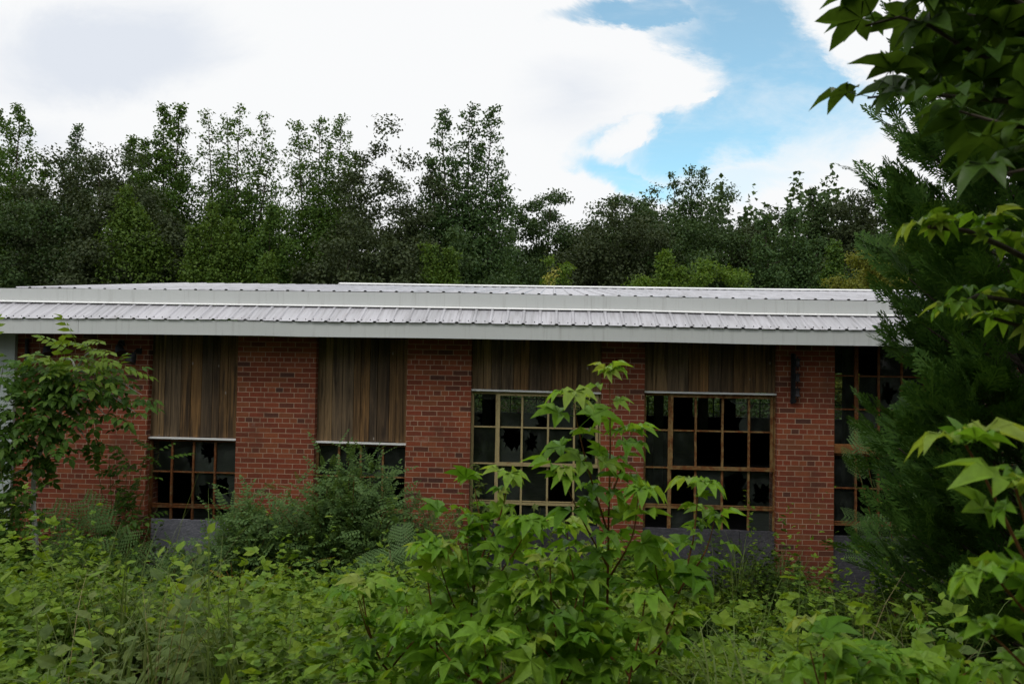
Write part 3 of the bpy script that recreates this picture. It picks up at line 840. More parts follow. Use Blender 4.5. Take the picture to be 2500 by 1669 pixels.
# ------------------------------------------------------------------ leaf materials
L = dict(
    gum=leaf_mat('far_sweetgum_leaf', [(.05, .105, .018), (.075, .145, .024), (.105, .175, .03)], .35),
    gum_light=leaf_mat('far_light_leaf', [(.075, .15, .018), (.11, .19, .024), (.14, .215, .028)], .35),
    gum_blue=leaf_mat('far_bluish_leaf', [(.042, .085, .026), (.06, .115, .034), (.08, .135, .038)], .28),
    gum_mid=leaf_mat('far_mid_green_leaf', [(.06, .115, .017), (.085, .15, .021), (.11, .175, .025)], .33),
    oak=leaf_mat('far_oak_leaf', [(.034, .052, .018), (.046, .066, .023), (.06, .078, .028)], .2),
    oak_green=leaf_mat('far_oak_green_leaf', [(.032, .066, .018), (.05, .09, .025), (.066, .108, .03)], .22),
    yellow=leaf_mat('far_yellow_green_leaf', [(.13, .16, .022), (.18, .2, .03), (.21, .22, .035)], .35),
    pale=leaf_mat('far_pale_yellow_leaf', [(.26, .28, .05), (.34, .35, .07), (.4, .38, .1)], .35),
    cover=leaf_mat('groundcover_leaf', [(.07, .145, .014), (.10, .19, .018), (.125, .22, .022), (.155, .245, .026)], .26, patch=.45, patch_col=(.15, .18, .022), patch_scale=1.5),
    cover_tip=leaf_mat('groundcover_young_leaf', [(.15, .26, .022), (.19, .3, .028), (.23, .33, .036)], .44),
    cover_dark=leaf_mat('shaded_weed_leaf', [(.03, .065, .01), (.05, .095, .014), (.07, .12, .016)], .3),  # darker copy of the groundcover leaf, with shade put into its colour
    star=leaf_mat('sweetgum_sapling_leaf', [(.10, .23, .018), (.13, .27, .022), (.16, .3, .027), (.2, .33, .032)], .45, rough=.42, spec=.2),
    young=leaf_mat('sweetgum_young_leaf', [(.16, .33, .028), (.2, .37, .036), (.26, .4, .055), (.31, .38, .075)], .48, rough=.45),
    star_dark=leaf_mat('sweetgum_shaded_leaf', [(.04, .09, .012), (.055, .115, .016), (.075, .14, .02)], .36, rough=.42, spec=.25),  # darker copy of the sapling leaf; backlit, shaded look put into the colour
    heaven=leaf_mat('pinnate_tree_leaf', [(.05, .115, .018), (.075, .155, .022), (.105, .19, .028)], .38),
    heaven_young=leaf_mat('pinnate_tree_young_leaf', [(.13, .22, .025), (.18, .27, .032)], .42),
    locust=leaf_mat('blue_green_leaflet', [(.07, .135, .038), (.095, .17, .048), (.125, .2, .055)], .36, rough=.5),
    mimosa=leaf_mat('mimosa_leaflet', [(.10, .185, .055), (.13, .22, .07)], .38, rough=.5),
    mimosa_yellow=leaf_mat('yellowing_leaflet', [(.22, .17, .02), (.28, .2, .03)], .35),
    vine=leaf_mat('climbing_leaf', [(.08, .13, .03), (.12, .18, .045), (.17, .22, .06)], .38),
    cedar=leaf_mat('evergreen_spray', [(.035, .09, .015), (.055, .125, .02), (.08, .16, .027)], .24, rough=.6, spec=.15),
    grass=leaf_mat('grass_blade', [(.09, .14, .03), (.13, .18, .045), (.18, .22, .07)], .35, tint=(1.1, 1.1, .7)),
    dry=leaf_mat('dry_grass_blade', [(.22, .18, .08), (.3, .25, .13)], .25),
)

# ------------------------------------------------------------------ trees beyond the building
def far_tree(seed, px, py, wpx, Y, kind, mat, label, cat='tree', base_z=None, low=.12, leaf=.2, n=7000, leaders=None, group='trees beyond the factory roof'):
    """px, py: top of the crown in the 2349-wide view, wpx its width there"""
    rng = np.random.default_rng(seed)
    n = int(n * (6.0 if kind == 'oak' else 5.6 if kind == 'gum' else 3.6)); leaf *= .68
    top = D(px, py, Y); wid = abs(D(px + wpx, py, Y).x - D(px, py, Y).x)
    gz = float(ground_z(top.x, Y)); H = top.z - gz
    t = thing('tree' if kind != 'bush' else 'bush', label, cat, (top.x, Y, gz), group)
    c0 = np.array([top.x, Y, gz]); pos = []; w = []
    wood = Geo()
    if kind == 'gum':
        leaders = leaders or [(0, 1.0)]
        trunk_h = H * .45
        wood.tube([c0 - [0, 0, .3], c0 + [0.05, 0, trunk_h * .5], c0 + [0, 0, trunk_h]], [H * .014, H * .011, H * .008], 7)
        for (dx, hh) in leaders:
            lx = dx * wid; lt = H * hh
            ly = rng.uniform(-.12, .12) * wid
            P = [c0 + [0, 0, trunk_h * .6], c0 + [lx * .7, ly, trunk_h + (lt - trunk_h) * .3], c0 + [lx, ly, lt]]
            wood.tube(P, [H * .0055, H * .0035, .008], 5)
            z = H * low
            Wl = wid * (.5 if len(leaders) > 1 else .58)
            while z < lt:
                f = (lt - z) / (lt - H * low)
                xc = lx * np.clip((z - trunk_h * .5) / (lt - trunk_h * .5), 0, 1) ** .6
                rad = Wl * min(1.0, .09 + 1.35 * f ** 1.05) * (1 if z > H * .3 else .9)
                for b in range(6 if f > .35 else 4 if f > .18 else 2):
                    a = rng.uniform(0, 2 * np.pi); ln = rad * rng.uniform(.55, 1.12); up = rng.uniform(.15, .7)
                    e = np.array([math.cos(a), math.sin(a), up]); s0 = c0 + [xc, ly, z]
                    if b == 0 and f < .6: wood.tube([s0, s0 + e * ln * .5 + [0, 0, -.05], s0 + e * ln], [.03, .02, .008], 4)
                    m = int(max(1, ln / .42))
                    for k in range(m):
                        q = s0 + e * ln * ((k + 1) / m) ** .8
                        pos.append(q + rng.normal(0, .06, 3)); w.append(.23 + .5 * f)
                z += H * .0165 + .07 * f
    else:
        trunk_h = H * (.5 if kind == 'oak' else .3)
        wood.tube([c0 - [0, 0, .3], c0 + [.1, 0, trunk_h * .5], c0 + [0, 0, trunk_h]], [H * .022, H * .017, H * .01], 7)
        cz = gz + H * .5
        m = 280 if kind == 'oak' else 90; wid *= 1.25 if kind == 'oak' else 1.1
        pass
        a = rng.uniform(0, 2 * np.pi, m); cu = rng.uniform(-1, 1, m); rr = rng.uniform(.03, 1.0, m) ** .46
        lump = noise2(rng, 10)
        rr = rr * (1 + .14 * lump(a * 1.7, cu * 2.5))
        hz = np.where(cu > 0, H - H * .5, H * (.5 - low))
        P = np.stack([c0[0] + np.cos(a) * (1 - cu * cu) ** .36 * rr * wid * .5, Y + np.sin(a) * (1 - cu * cu) ** .36 * rr * wid * .5, cz + cu * rr * hz * .97], -1)
        pos = list(P); w = list((wid * .075 + .22) * rng.uniform(.6, 1.35, m))
        for k in rng.choice(m, 10, replace=False):
            q = P[k]; s0 = c0 + [0, 0, trunk_h * rng.uniform(.6, 1)]
            wood.tube([s0, (s0 + q) / 2 + [0, 0, .2], q], [H * .008, H * .005, .012], 5)
    pos = np.array(pos); w = np.array(w)
    idx = rng.integers(0, len(pos), n)
    o = unit(rng.normal(0, 1, (n, 3))); o[:, 2] = o[:, 2] * .9 + .1
    p = pos[idx] + o * (w[idx] * rng.uniform(.3, 1.2, n))[:, None] * np.array([1, 1, .75])
    nn = o * .9 + [0, 0, .6] + rng.normal(0, .3, (n, 3))
    d = rng.normal(0, 1, (n, 3)) + o * .6 + [0, 0, -.3]
    g = Geo(); g.scatter(KITE, p, frames(d, nn), rng.uniform(.7, 1.25, n) * leaf)
    g.build('crown', L[mat], t); wood.build('trunk', M['bark'], t)
    return t
far = far_tree
GUM3 = [(-.3, .97), (0.0, 1.0), (.27, .99), (-.42, .8), (.42, .74)]
far(101, 30, 238, 190, 36, 'gum', 'gum', 'tall green twin-topped tree cut by the left edge of the photo', leaders=[(-.3, 1.0), (.18, .98), (.4, .8)], n=13000)
far(102, 183, 293, 100, 38, 'gum', 'gum_blue', 'small pointed crown rising alone behind the dark oaks, second treetop from the left', leaders=[(0, 1), (.25, .9), (-.3, .88)], n=6000)
far(103, 245, 362, 270, 33, 'oak', 'oak', 'broad dull brown-green oak, the dome-topped one nearest the left edge', n=12000)
far(104, 90, 470, 260, 31, 'oak', 'oak_green', 'dark low rounded tree at the far left, just above the roof edge', n=10000)
far(105, 330, 480, 230, 30.5, 'oak', 'oak', 'dark brown-green oak low over the left half of the roof', n=10000)
far(106, 308, 315, 90, 37, 'gum', 'gum', 'thin ragged spire between the left oak dome and the tall twin crowns', leaders=[(-.1, 1), (.3, .93)], n=5000)
far(107, 395, 240, 125, 36, 'gum', 'gum', 'tall sweetgum with two ragged spires, left of the airy crown with sky gaps', leaders=[(-.17, 1.0), (.17, .985), (-.4, .88)], n=9500)
far(108, 540, 246, 200, 37, 'gum', 'gum', 'airy many-spired sweetgum with white sky showing through its crown', leaders=[(-.36, 1.0), (-.12, .97), (.1, .985), (.34, .965), (.46, .86)], n=10500)
far(109, 745, 265, 190, 36.5, 'gum', 'gum', 'yellow-lit sweetgum with three blunt spires right of the airy crown', leaders=[(-.33, .985), (-.03, .97), (.2, 1.0), (.44, .86)], n=11500)
far(110, 900, 358, 230, 34, 'oak', 'oak', 'dark brown-green oak left of the tall three-spired tree', n=9500)
far(111, 1075, 240, 200, 34.5, 'gum', 'gum_blue', 'tallest sweetgum with three thin spires, standing alone at the middle of the tree line', leaders=GUM3, n=15000, low=.1)
far(112, 505, 475, 130, 29, 'gum', 'gum_mid', 'bright green young tree in front of the airy sweetgum', leaders=[(-.4, .9), (-.15, 1.0), (.22, .93), (.5, .8)], n=7500, leaf=.18)
far(113, 625, 482, 130, 29.5, 'gum', 'gum', 'green young tree in front, right of the bright green one', leaders=[(0, 1), (.3, .85), (-.3, .85)], n=7500, leaf=.18)
far(114, 318, 432, 80, 29, 'gum', 'gum_mid', 'small light green sapling crown against the dark left oaks', leaders=[(-.35, 1), (.05, .9), (.45, .8)], n=2200, leaf=.17, low=.6)
far(115, 760, 540, 240, 30, 'oak', 'oak', 'dark lower oak above the step in the roof ridge', n=9000)
far(116, 1015, 560, 90, 28.5, 'gum', 'gum_mid', 'small green sapling low against the tall three-spired sweetgum', leaders=[(-.3, 1), (.2, .97)], n=3600, leaf=.17)
far(117, 610, 590, 50, 28, 'gum', 'gum_mid', 'tiny light green sapling top just over the roof, under the green young tree', leaders=[(0, 1)], n=1500, leaf=.16)
far(118, 900, 565, 180, 29.5, 'oak', 'oak', 'low dark oak filling the gap left of the tall three-spired tree, just over the ridge', n=7000)
far(119, 1090, 560, 200, 31, 'oak', 'oak_green', 'dark low tree at the foot of the tall three-spired sweetgum', n=7000)
far(120, 2230, 470, 260, 40, 'oak', 'oak', 'dark oak glimpsed behind the big evergreen at the right', n=9000)
# right half: lower dark oaks farther off
far(121, 1250, 436, 170, 46, 'oak', 'oak_green', 'dark round oak immediately right of the tall three-spired sweetgum', n=9000, leaf=.24)
far(122, 1400, 426, 190, 47, 'oak', 'oak_green', 'dark oak with a knobbly flat top, second right of the tall three-spired sweetgum', n=9500, leaf=.24)
far(123, 1485, 420, 110, 48, 'oak', 'oak_green', 'narrow dark oak left of the small twin-spired crown', n=6000, leaf=.24)
far(124, 1582, 385, 120, 49, 'gum', 'gum_blue', 'small twin-spired crown standing above the dark oaks at the right', leaders=[(-.3, .98), (.02, 1), (.25, 1)], n=6500, leaf=.24)
far(125, 1590, 452, 220, 45, 'oak', 'oak_green', 'broad dark oak under the small twin-spired crown', n=10500, leaf=.24)
far(126, 1730, 452, 150, 47, 'oak', 'oak', 'dark oak with several small points, right of the twin-spired crown', n=7500, leaf=.24)
far(127, 1850, 440, 120, 46, 'gum', 'oak_green', 'pointed dark tree left of the evergreen, above the bluish one', leaders=[(.1, 1), (.35, .96), (-.3, .92)], n=6500, leaf=.24)
far(128, 1990, 434, 230, 46, 'oak', 'oak', 'dark brown-green oak just left of the big evergreen', n=11000, leaf=.24)
far(129, 1380, 500, 240, 42, 'oak', 'oak', 'dark oak mass low above the middle of the ridge', n=11000, leaf=.23)
far(130, 1800, 480, 190, 40, 'gum', 'gum_blue', 'bluish-green leafy tree above the right end of the ridge', leaders=[(-.25, .96), (.15, 1), (.4, .85)], n=11000, leaf=.22)
far(131, 1550, 560, 170, 41, 'oak', 'oak_green', 'shadowy oak behind the round bright green tree', n=8000, leaf=.23)
far(132, 1190, 560, 170, 41, 'oak', 'oak_green', 'shadowy tree low behind the roof, right under the tall three-spired sweetgum', n=8000, leaf=.23)
far(133, 2060, 540, 200, 41, 'oak', 'oak_green', 'shadowy tree low behind the big evergreen', n=8000, leaf=.23)
# light green growth right behind the building
far(141, 1650, 568, 150, 31, 'dome', 'gum_light', 'round bright green tree over the right part of the ridge', n=8500, leaf=.17, low=.1)
far(142, 1540, 578, 85, 31, 'gum', 'gum_light', 'small olive tree left of the round bright green one', leaders=[(-.2, 1), (.25, .9)], n=3800, leaf=.17)
far(143, 1285, 575, 80, 31, 'dome', 'gum_light', 'small bright green tree right of the tall sweetgum, low over the ridge', n=3400, leaf=.17)
far(144, 1990, 545, 170, 31, 'dome', 'yellow', 'yellow-green tree beside the big evergreen', n=8500, leaf=.17)
far(145, 1458, 615, 90, 30, 'dome', 'gum_light', 'low olive bush peeping over the ridge left of the small olive tree', n=3200, leaf=.16)
far(146, 1270, 641, 38, 29, 'dome', 'pale', 'pale yellow bush tip over the ridge, the left one of two', n=1500, leaf=.13)
far(147, 1330, 634, 48, 29, 'dome', 'pale', 'pale yellow bush tip over the ridge, the right one of two', n=1700, leaf=.13)
far(148, 1905, 560, 60, 33, 'gum', 'gum', 'slim green sapling left of the yellow-green tree', leaders=[(.2, 1)], n=2600, leaf=.18)
rng = np.random.default_rng(77)                     # growth against the rear windows, seen through the building
for i, (x, y, lab) in enumerate([(-4.3, 25.6, 'green bush behind the building, seen through the left wide window'), (1.0, 25.8, 'bush behind the building, seen through the right wide window'), (5.5, 26.5, 'bush behind the building, seen through the tall window')]):
    t = thing('bush', lab, 'bush', (x, y, 0), 'bushes behind the factory'); n = 4200
    p = rng.normal(0, 1, (n, 3)) * [1.7, .5, .9] + [x, y, 1.4]; p[:, 2] = np.abs(p[:, 2] - .05) + .05
    g = Geo(); g.scatter(KITE, p, frames(rng.normal(0, 1, (n, 3)), rng.normal(0, .6, (n, 3)) + [0, -.4, 1]), rng.uniform(.09, .17, n))
    g.build('foliage', L['oak_green' if i else 'gum'], t)
# the wood the photographer stands in front of (it shades the facade and shows dark in the panes)
g = Geo(); n = 26000
px = rng.uniform(-26, 26, n); lump = noise2(rng, 14)
hh = 10.5 + 2.2 * lump(px * .5, px * 0 + 1.0)
p = np.stack([px, rng.uniform(-15, -9.5, n), 1.2 + rng.uniform(0, 1, n) ** .85 * hh], -1)
g.scatter(KITE, p, frames(rng.normal(0, 1, (n, 3)), rng.normal(0, .7, (n, 3)) + [0, 0, 1]), rng.uniform(.45, .8, n))
tag(g.build('woods', L['oak_green']), 'dark wood behind the viewpoint', 'wood', kind='stuff')

g = Geo(); rng = np.random.default_rng(201); n = 70000       # the wood goes on behind the single trees
px = rng.uniform(-46, 46, n); lump = noise2(rng, 16)
hh = np.where(px < 2, 9.6, 11.6) + 1.3 * lump(px * .7, px * 0 + 2.0)
dep = rng.uniform(0, 1, n)
o = unit(rng.normal(0, 1, (n, 3)))
p = np.stack([px, 53 + dep * 6, .2 + rng.uniform(0, 1, n) ** .8 * (hh + 1.1 * lump(px * 2.2, dep * 5))], -1)
g.scatter(KITE, p, frames(rng.normal(0, 1, (n, 3)), o * .7 + [0, -.5, .8]), rng.uniform(.3, .55, n))
tag(g.build('far_woods', L['oak_green']), 'dark wood going on behind the single trees', 'wood', kind='stuff')
# ------------------------------------------------------------------ undergrowth: countless shoots of low leafy weeds
def cover_height(x, y):
    return np.clip(.42 + .16 * CH(x, y, 1.1) + .2 * CH(x + 9, y, 3.6), .06, 1.1)
CH = noise2(np.random.default_rng(3), 18)
def shoots(n, xr, yr, seed, mat, name, lab, size=(.045, .075), hmul=1.0, tip='cover_tip', tmpl=None, keep=None, nodes=(8, 13), label_kind='stuff'):
    rng = np.random.default_rng(seed)
    x = rng.uniform(*xr, n); y = yr[0] + (yr[1] - yr[0]) * rng.uniform(0, 1, n)
    ok = np.abs(x - .05 * y) < y * .74 + 2.2
    if keep is not None: ok &= keep(x, y)
    x, y = x[ok], y[ok]
    g = Geo(); st = Geo()
    h = cover_height(x, y) * rng.uniform(.6, 1.2, len(x)) * hmul
    P, Dd, Nn, Ss, Tt = [], [], [], [], []
    for i in range(len(x)):
        m = rng.integers(*nodes); lean = rng.normal(0, .22, 2); z0 = float(ground_z(x[i], y[i]))
        t = np.linspace(.25, 1, m) ** .9
        ph = rng.uniform(0, 6.28) + np.arange(m) * 2.4
        b = np.stack([x[i] + lean[0] * h[i] * t ** 1.6, y[i] + lean[1] * h[i] * t ** 1.6, z0 + h[i] * t], -1)
        el = .1 + .65 * t + rng.normal(0, .25, m)
        d = np.stack([np.cos(ph) * np.cos(el), np.sin(ph) * np.cos(el), np.sin(el)], -1)
        P.append(b); Dd.append(d); Nn.append(np.stack([-d[:, 0] * .25, -d[:, 1] * .25, np.ones(m)], -1) + rng.normal(0, .34, (m, 3)))
        Ss.append(rng.uniform(*size) * rng.uniform(.75, 1.2, m) * (1.3 - .5 * t)); Tt.append(t)
    P, Dd, Nn, Ss, Tt = map(np.concatenate, (P, Dd, Nn, Ss, Tt))
    hsel = rng.random(len(P)) < .5; yng = Tt > rng.uniform(.72, 1.15, len(P))
    for k, s_ in ((0, hsel), (1, ~hsel)):
        for sl in (0, 1):
            q_ = s_ & (yng == bool(sl)); g.slot = sl
            g.scatter((tmpl or TRI)[k], P[q_], frames(Dd[q_], Nn[q_]), Ss[q_] * 1.45)
    return tag(g.build(name, [L[mat], L[tip]]), lab, 'undergrowth', kind='stuff')
dens = noise2(np.random.default_rng(8), 16)
shoots(21000, (-10.2, 4.4), (2.3, 9.4), 21, 'cover', 'undergrowth', 'low leafy weeds filling the ground before the factory', keep=lambda x, y: (dens(x, y, .9) > -1.2) & (dens(x + 3, y, 3.2) > -.28) & ((x < 1.3 + .1 * y) | (dens(x, y, 2) > .6)))
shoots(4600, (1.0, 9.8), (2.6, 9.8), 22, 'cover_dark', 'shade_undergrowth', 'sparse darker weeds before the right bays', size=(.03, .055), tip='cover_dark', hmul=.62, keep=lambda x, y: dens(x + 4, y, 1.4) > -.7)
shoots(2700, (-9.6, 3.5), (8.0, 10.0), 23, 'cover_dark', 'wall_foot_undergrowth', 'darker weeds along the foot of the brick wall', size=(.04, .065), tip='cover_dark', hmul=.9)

OV = [merge([place(oval(.3, d), (0, .12, 0), (0, 1, -.05), (0, 0, 1), .9), T([(.012, 0, 0), (-.012, 0, 0), (0, .14, 0)], [(0, 1, 2)])]) for d in (.1, .3)]
shoots(1500, (-7.6, 3.6), (2.4, 7.2), 24, 'vine', 'broadleaf_weeds', 'taller broad-leaved weeds standing among the low ones', size=(.055, .09), hmul=1.0, tip='cover_tip', tmpl=OV, nodes=(10, 16), keep=lambda x, y: dens(x - 6, y, 1.7) > .35)
shoots(900, (-7.6, 5.0), (6.5, 9.9), 25, 'cover', 'tall_weeds', 'tall thin weeds towards the wall', size=(.04, .06), hmul=1.75, nodes=(10, 15), keep=lambda x, y: dens(x, y + 5, 1.5) > .2)
rng = np.random.default_rng(26); g = Geo()                 # loose grass and dead stems all through the weeds
for i in range(4200):
    y = rng.uniform(2.4, 9.8); x = rng.uniform(-.72, .72) * y + .05 * y
    if dens(x + 2, y, 1.3) < .1 and rng.random() < .75: continue
    z0 = float(ground_z(x, y)); hh = float(cover_height(x, y)) * rng.uniform(1.0, 1.7); a = rng.uniform(0, 6.28); ar = rng.uniform(.2, .9)
    dv = np.array([math.cos(a), math.sin(a), 0]); sd = np.array([-dv[1], dv[0], 0]); t = np.linspace(0, 1, 7)
    c = np.array([x, y, z0]) + dv * (hh * ar * .7 * t ** 2)[:, None] + np.array([0, 0, 1]) * (hh * (t - ar * .45 * t ** 3))[:, None]
    dead = rng.random() < .14; w = (.004 if dead else rng.uniform(.005, .011)) * (1 - t ** 2.5) + .0008
    g.slot = 1 if dead else 0
    g.add(np.concatenate([c - sd * w[:, None] * .5, c + sd * w[:, None] * .5]), np.array([(k, k + 1, 8 + k, 7 + k) for k in range(6)]))
tag(g.build('meadow_grass', [L['grass'], L['dry']]), 'loose grass blades and dead stems among the weeds', 'grass', kind='stuff')

# ------------------------------------------------------------------ grass tufts
def tuft(px, py, Y, n, h, spread, label, seed, mat='grass', width=.011, arch=.6):
    rng = np.random.default_rng(seed); q = at(px, py, Y)
    x0, y0 = q.x, Y; z0 = float(ground_z(x0, y0)); g = Geo()
    for i in range(n):
        a = rng.uniform(0, 6.28); r = abs(rng.normal(0, spread)); hh = h * rng.uniform(.55, 1.1); ar = arch * rng.uniform(.3, 1.4)
        bx, by = x0 + math.cos(a) * r, y0 + math.sin(a) * r * .7
        a2 = a + rng.normal(0, .7); dv = np.array([math.cos(a2), math.sin(a2), 0]); sd = np.array([-dv[1], dv[0], 0])
        m = 9; t = np.linspace(0, 1, m)
        z = hh * (t - ar * .55 * t ** 3); o = hh * ar * .8 * t ** 2
        c = np.array([bx, by, z0]) + dv * o[:, None] + np.array([0, 0, 1]) * z[:, None]
        w = width * (1 - t ** 2.2) * rng.uniform(.7, 1.3) + .0006
        V = np.concatenate([c - sd * w[:, None] * .5, c + sd * w[:, None] * .5 + [0, 0, .0]])
        g.add(V, [(k, k + 1, m + k + 1, m + k) for k in range(m - 1)])
    return tag(g.build('grass_tuft', L[mat]), label, 'grass tuft', 'grass tufts')
tuft(1800, 1400, 9.3, 46, 1.15, .28, 'tall upright grass against the grey panel left of the pier with the iron rack', 1, arch=.45)
tuft(1905, 1420, 9.5, 34, .95, .2, 'tall thin grass in front of the brick pier with the iron rack', 2, arch=.5)
tuft(1760, 1640, 4.4, 70, 1.0, .2, 'arching silver-green grass clump at the bottom, right of the centre sapling', 3, arch=1.1, width=.012)
tuft(1830, 1560, 5.4, 36, .95, .2, 'thin arching grass behind the silver-green clump', 4, arch=1.1)
tuft(70, 1420, 7.9, 46, .95, .3, 'broad-bladed grass at the foot of the pale bent trunk', 5, arch=1.0, width=.02)
tuft(150, 1400, 8.3, 24, .7, .2, 'pale grass beside the bent trunk, towards the ferny bush', 6, arch=.9, width=.016)
tuft(285, 1560, 5.0, 16, 1.25, .05, 'single narrow clump of long grass standing out of the weeds at the left', 7, arch=.25, width=.016)
tuft(520, 1480, 6.3, 18, 1.15, .12, 'thin clump of long pale grass before the grey panel', 8, arch=.8, width=.014)
tuft(560, 1650, 4.1, 14, 1.1, .06, 'narrow grass blades at the bottom left of centre', 9, arch=.55, width=.014)
tuft(2020, 1420, 9.0, 22, .6, .3, 'short grass below the tall window beside the evergreen', 10, arch=.9)
tuft(1640, 1430, 8.8, 26, .7, .35, 'scattered grass before the grey panel behind the centre sapling', 11, arch=.8)
tuft(300, 1640, 4.0, 12, 1.0, .08, 'few pale curved blades among the weeds at the bottom left', 12, arch=1.2, width=.016)

# ------------------------------------------------------------------ branching plants with their own leaves
def bez(pts, m=14):
    P = np.array([tuple(p) for p in pts], dtype=float)
    if len(P) == 2: return P[0] + (P[1] - P[0]) * np.linspace(0, 1, m)[:, None]
    k = np.concatenate([[0], np.cumsum(np.linalg.norm(np.diff(P, axis=0), axis=1))]); k /= k[-1]
    t = np.linspace(0, 1, m); out = np.zeros((m, 3))
    Tn = np.gradient(P, k, axis=0)
    for i, u in enumerate(t):
        j = min(np.searchsorted(k, u, side='right') - 1, len(P) - 2); h = k[j + 1] - k[j]; s_ = (u - k[j]) / h
        out[i] = (2 * s_**3 - 3 * s_**2 + 1) * P[j] + (s_**3 - 2 * s_**2 + s_) * h * Tn[j] + (-2 * s_**3 + 3 * s_**2) * P[j + 1] + (s_**3 - s_**2) * h * Tn[j + 1]
    return out
def along(curve_, step, t0=0.0):
    d = np.linalg.norm(np.diff(curve_, axis=0), axis=1); k = np.concatenate([[0], np.cumsum(d)]); Lc = k[-1]
    s_ = np.arange(Lc * t0, Lc, step)
    P = np.stack([np.interp(s_, k, curve_[:, i]) for i in range(3)], -1)
    return P, s_ / Lc
def sapling(name, label, stems, seed, mat='star', young='young', size=.17, step=.055, base=None, group='sweetgum saplings', stem_mat='redstem', r0=.008, young_n=4, side=True, cat='sapling', toward=(0, -.4, .1)):
    """stems: list of polylines (world points), base first"""
    rng = np.random.default_rng(seed)
    b = base if base is not None else stems[0][0]
    t = thing(name, label, cat, (b[0], b[1], b[2]), group)
    wood = Geo(); lf = Geo(); yg = Geo(); A = {}
    def put(geo_key, tmpl_i, p, d, n, s_): A.setdefault((geo_key, tmpl_i), []).append((p, d, n, s_))
    for si, stp in enumerate(stems):
        c = bez(stp); Ls = np.linalg.norm(np.diff(c, axis=0), axis=1).sum()
        rr = (r0 if si == 0 else r0 * .6)
        wood.tube(c, np.linspace(rr, rr * .3, len(c)), 6)
        P, tt = along(c, step, .12 if si == 0 else .2)
        ph = rng.uniform(0, 6.28)
        for i, (p, u) in enumerate(zip(P, tt)):
            ph += 2.4 + rng.normal(0, .35)
            el = R(rng.uniform(5, 50)); d = np.array([math.cos(ph) * math.cos(el), math.sin(ph) * math.cos(el), math.sin(el)])
            if toward is not None: d = unit(d + np.array(toward) * .5)
            s_ = size * rng.uniform(.7, 1.18) * (1.0 - .45 * max(0, u - .7) / .3)
            n = np.array([-d[0] * .1, -d[1] * .1, 1]) + rng.normal(0, .42, 3)
            isy = u > .88 and rng.random() < .5
            put('y' if isy else 'l', int(rng.integers(0, len(YOUNG) if isy else len(STARS))), p, d, n, s_)
            if side and si == 0 and .15 < u < .8 and rng.random() < .22:
                e = unit(d + [0, 0, .8]); q = [p, p + e * .1, p + e * .2 + [0, 0, .03]]
                wood.tube(bez(q, 6), np.linspace(rr * .4, rr * .2, 6), 5)
                for k in range(4):
                    a2 = rng.uniform(0, 6.28); d2 = unit(np.array([math.cos(a2), math.sin(a2), rng.uniform(0, .6)]) + e * .4)
                    put('l', int(rng.integers(0, len(STARS))), np.array(q[1 + (k > 1)]), d2, np.array([0, 0, 1]) + rng.normal(0, .2, 3), size * rng.uniform(.55, .95))
        tip = c[-1]; ax = unit(c[-1] - c[-3])
        for k in range(young_n):
            a2 = k * 2.4 + rng.uniform(0, .6); d = unit(np.array([math.cos(a2), math.sin(a2), .35 + .25 * (k % 3)]) + ax * .3)
            put('y', int(rng.integers(0, len(YOUNG))), tip - ax * .006 * k, d, np.array([0, 0, 1.0]) + rng.normal(0, .15, 3), size * rng.uniform(.4, 1.0))
    for (key, i), lst in A.items():
        p, d, n, s_ = map(np.array, zip(*lst))
        (yg if key == 'y' else lf).scatter((YOUNG if key == 'y' else STARS)[i], p, frames(d, n), s_)
    wood.build('stem', M[stem_mat], t)
    lf.build('foliage', L[mat], t)
    if yg.n: o = yg.build('young_leaves', L[young], t, smooth=True)
    return t
def S_(pts, Y, dy=0.0):
    """stem polyline from the 2349-wide view at depth Y, running back by dy"""
    return [np.array(D(x, y, Y + dy * i / max(1, len(pts) - 1))) for i, (x, y) in enumerate(pts)]
def down(st):
    """start the stem at the ground below its first drawn point"""
    p = st[0]; gz = float(ground_z(p[0], p[1])); return [np.array([p[0], p[1], gz - .02])] + ([] if p[2] - gz < .1 else [p]) + st[1:]
s1 = down(S_([(1390, 1580), (1393, 1400), (1396, 1200), (1400, 1000), (1398, 850)], 3.0))
sapling('sweetgum_sapling', 'tallest bright green star-leaved sapling, its straight stem rising before the right wide windows', [
    s1, S_([(1394, 1220), (1345, 1060), (1322, 960), (1315, 910)], 3.0, -.25), S_([(1396, 1150), (1430, 1060), (1450, 990)], 3.0, .1),
    S_([(1395, 1300), (1330, 1180), (1285, 1080)], 3.0, -.2), S_([(1394, 1330), (1450, 1230), (1465, 1130)], 3.0, -.2)], 1, size=.16, step=.055, side=False)
sapling('sweetgum_sapling', 'middle star-leaved sapling left of the tallest one, its drooping top before the wide window', [
    down(S_([(1085, 1580), (1081, 1400), (1100, 1290), (1150, 1180), (1165, 1095)], 3.05)), S_([(1083, 1440), (1130, 1340), (1190, 1250), (1215, 1200)], 3.05, -.2), S_([(1084, 1480), (1030, 1360), (1000, 1260)], 3.05, -.2), S_([(1084, 1520), (1160, 1430), (1240, 1350)], 3.05, -.3)], 2, size=.165, step=.038)
sapling('sweetgum_sapling', 'shorter leaning star-leaved sapling, the one farthest left of the group', [
    down(S_([(925, 1580), (876, 1520), (848, 1450), (830, 1350)], 2.9)), S_([(890, 1540), (940, 1480), (980, 1440)], 2.9, -.2), S_([(930, 1575), (870, 1560), (815, 1530)], 2.9, -.1)], 3, size=.165, step=.036)
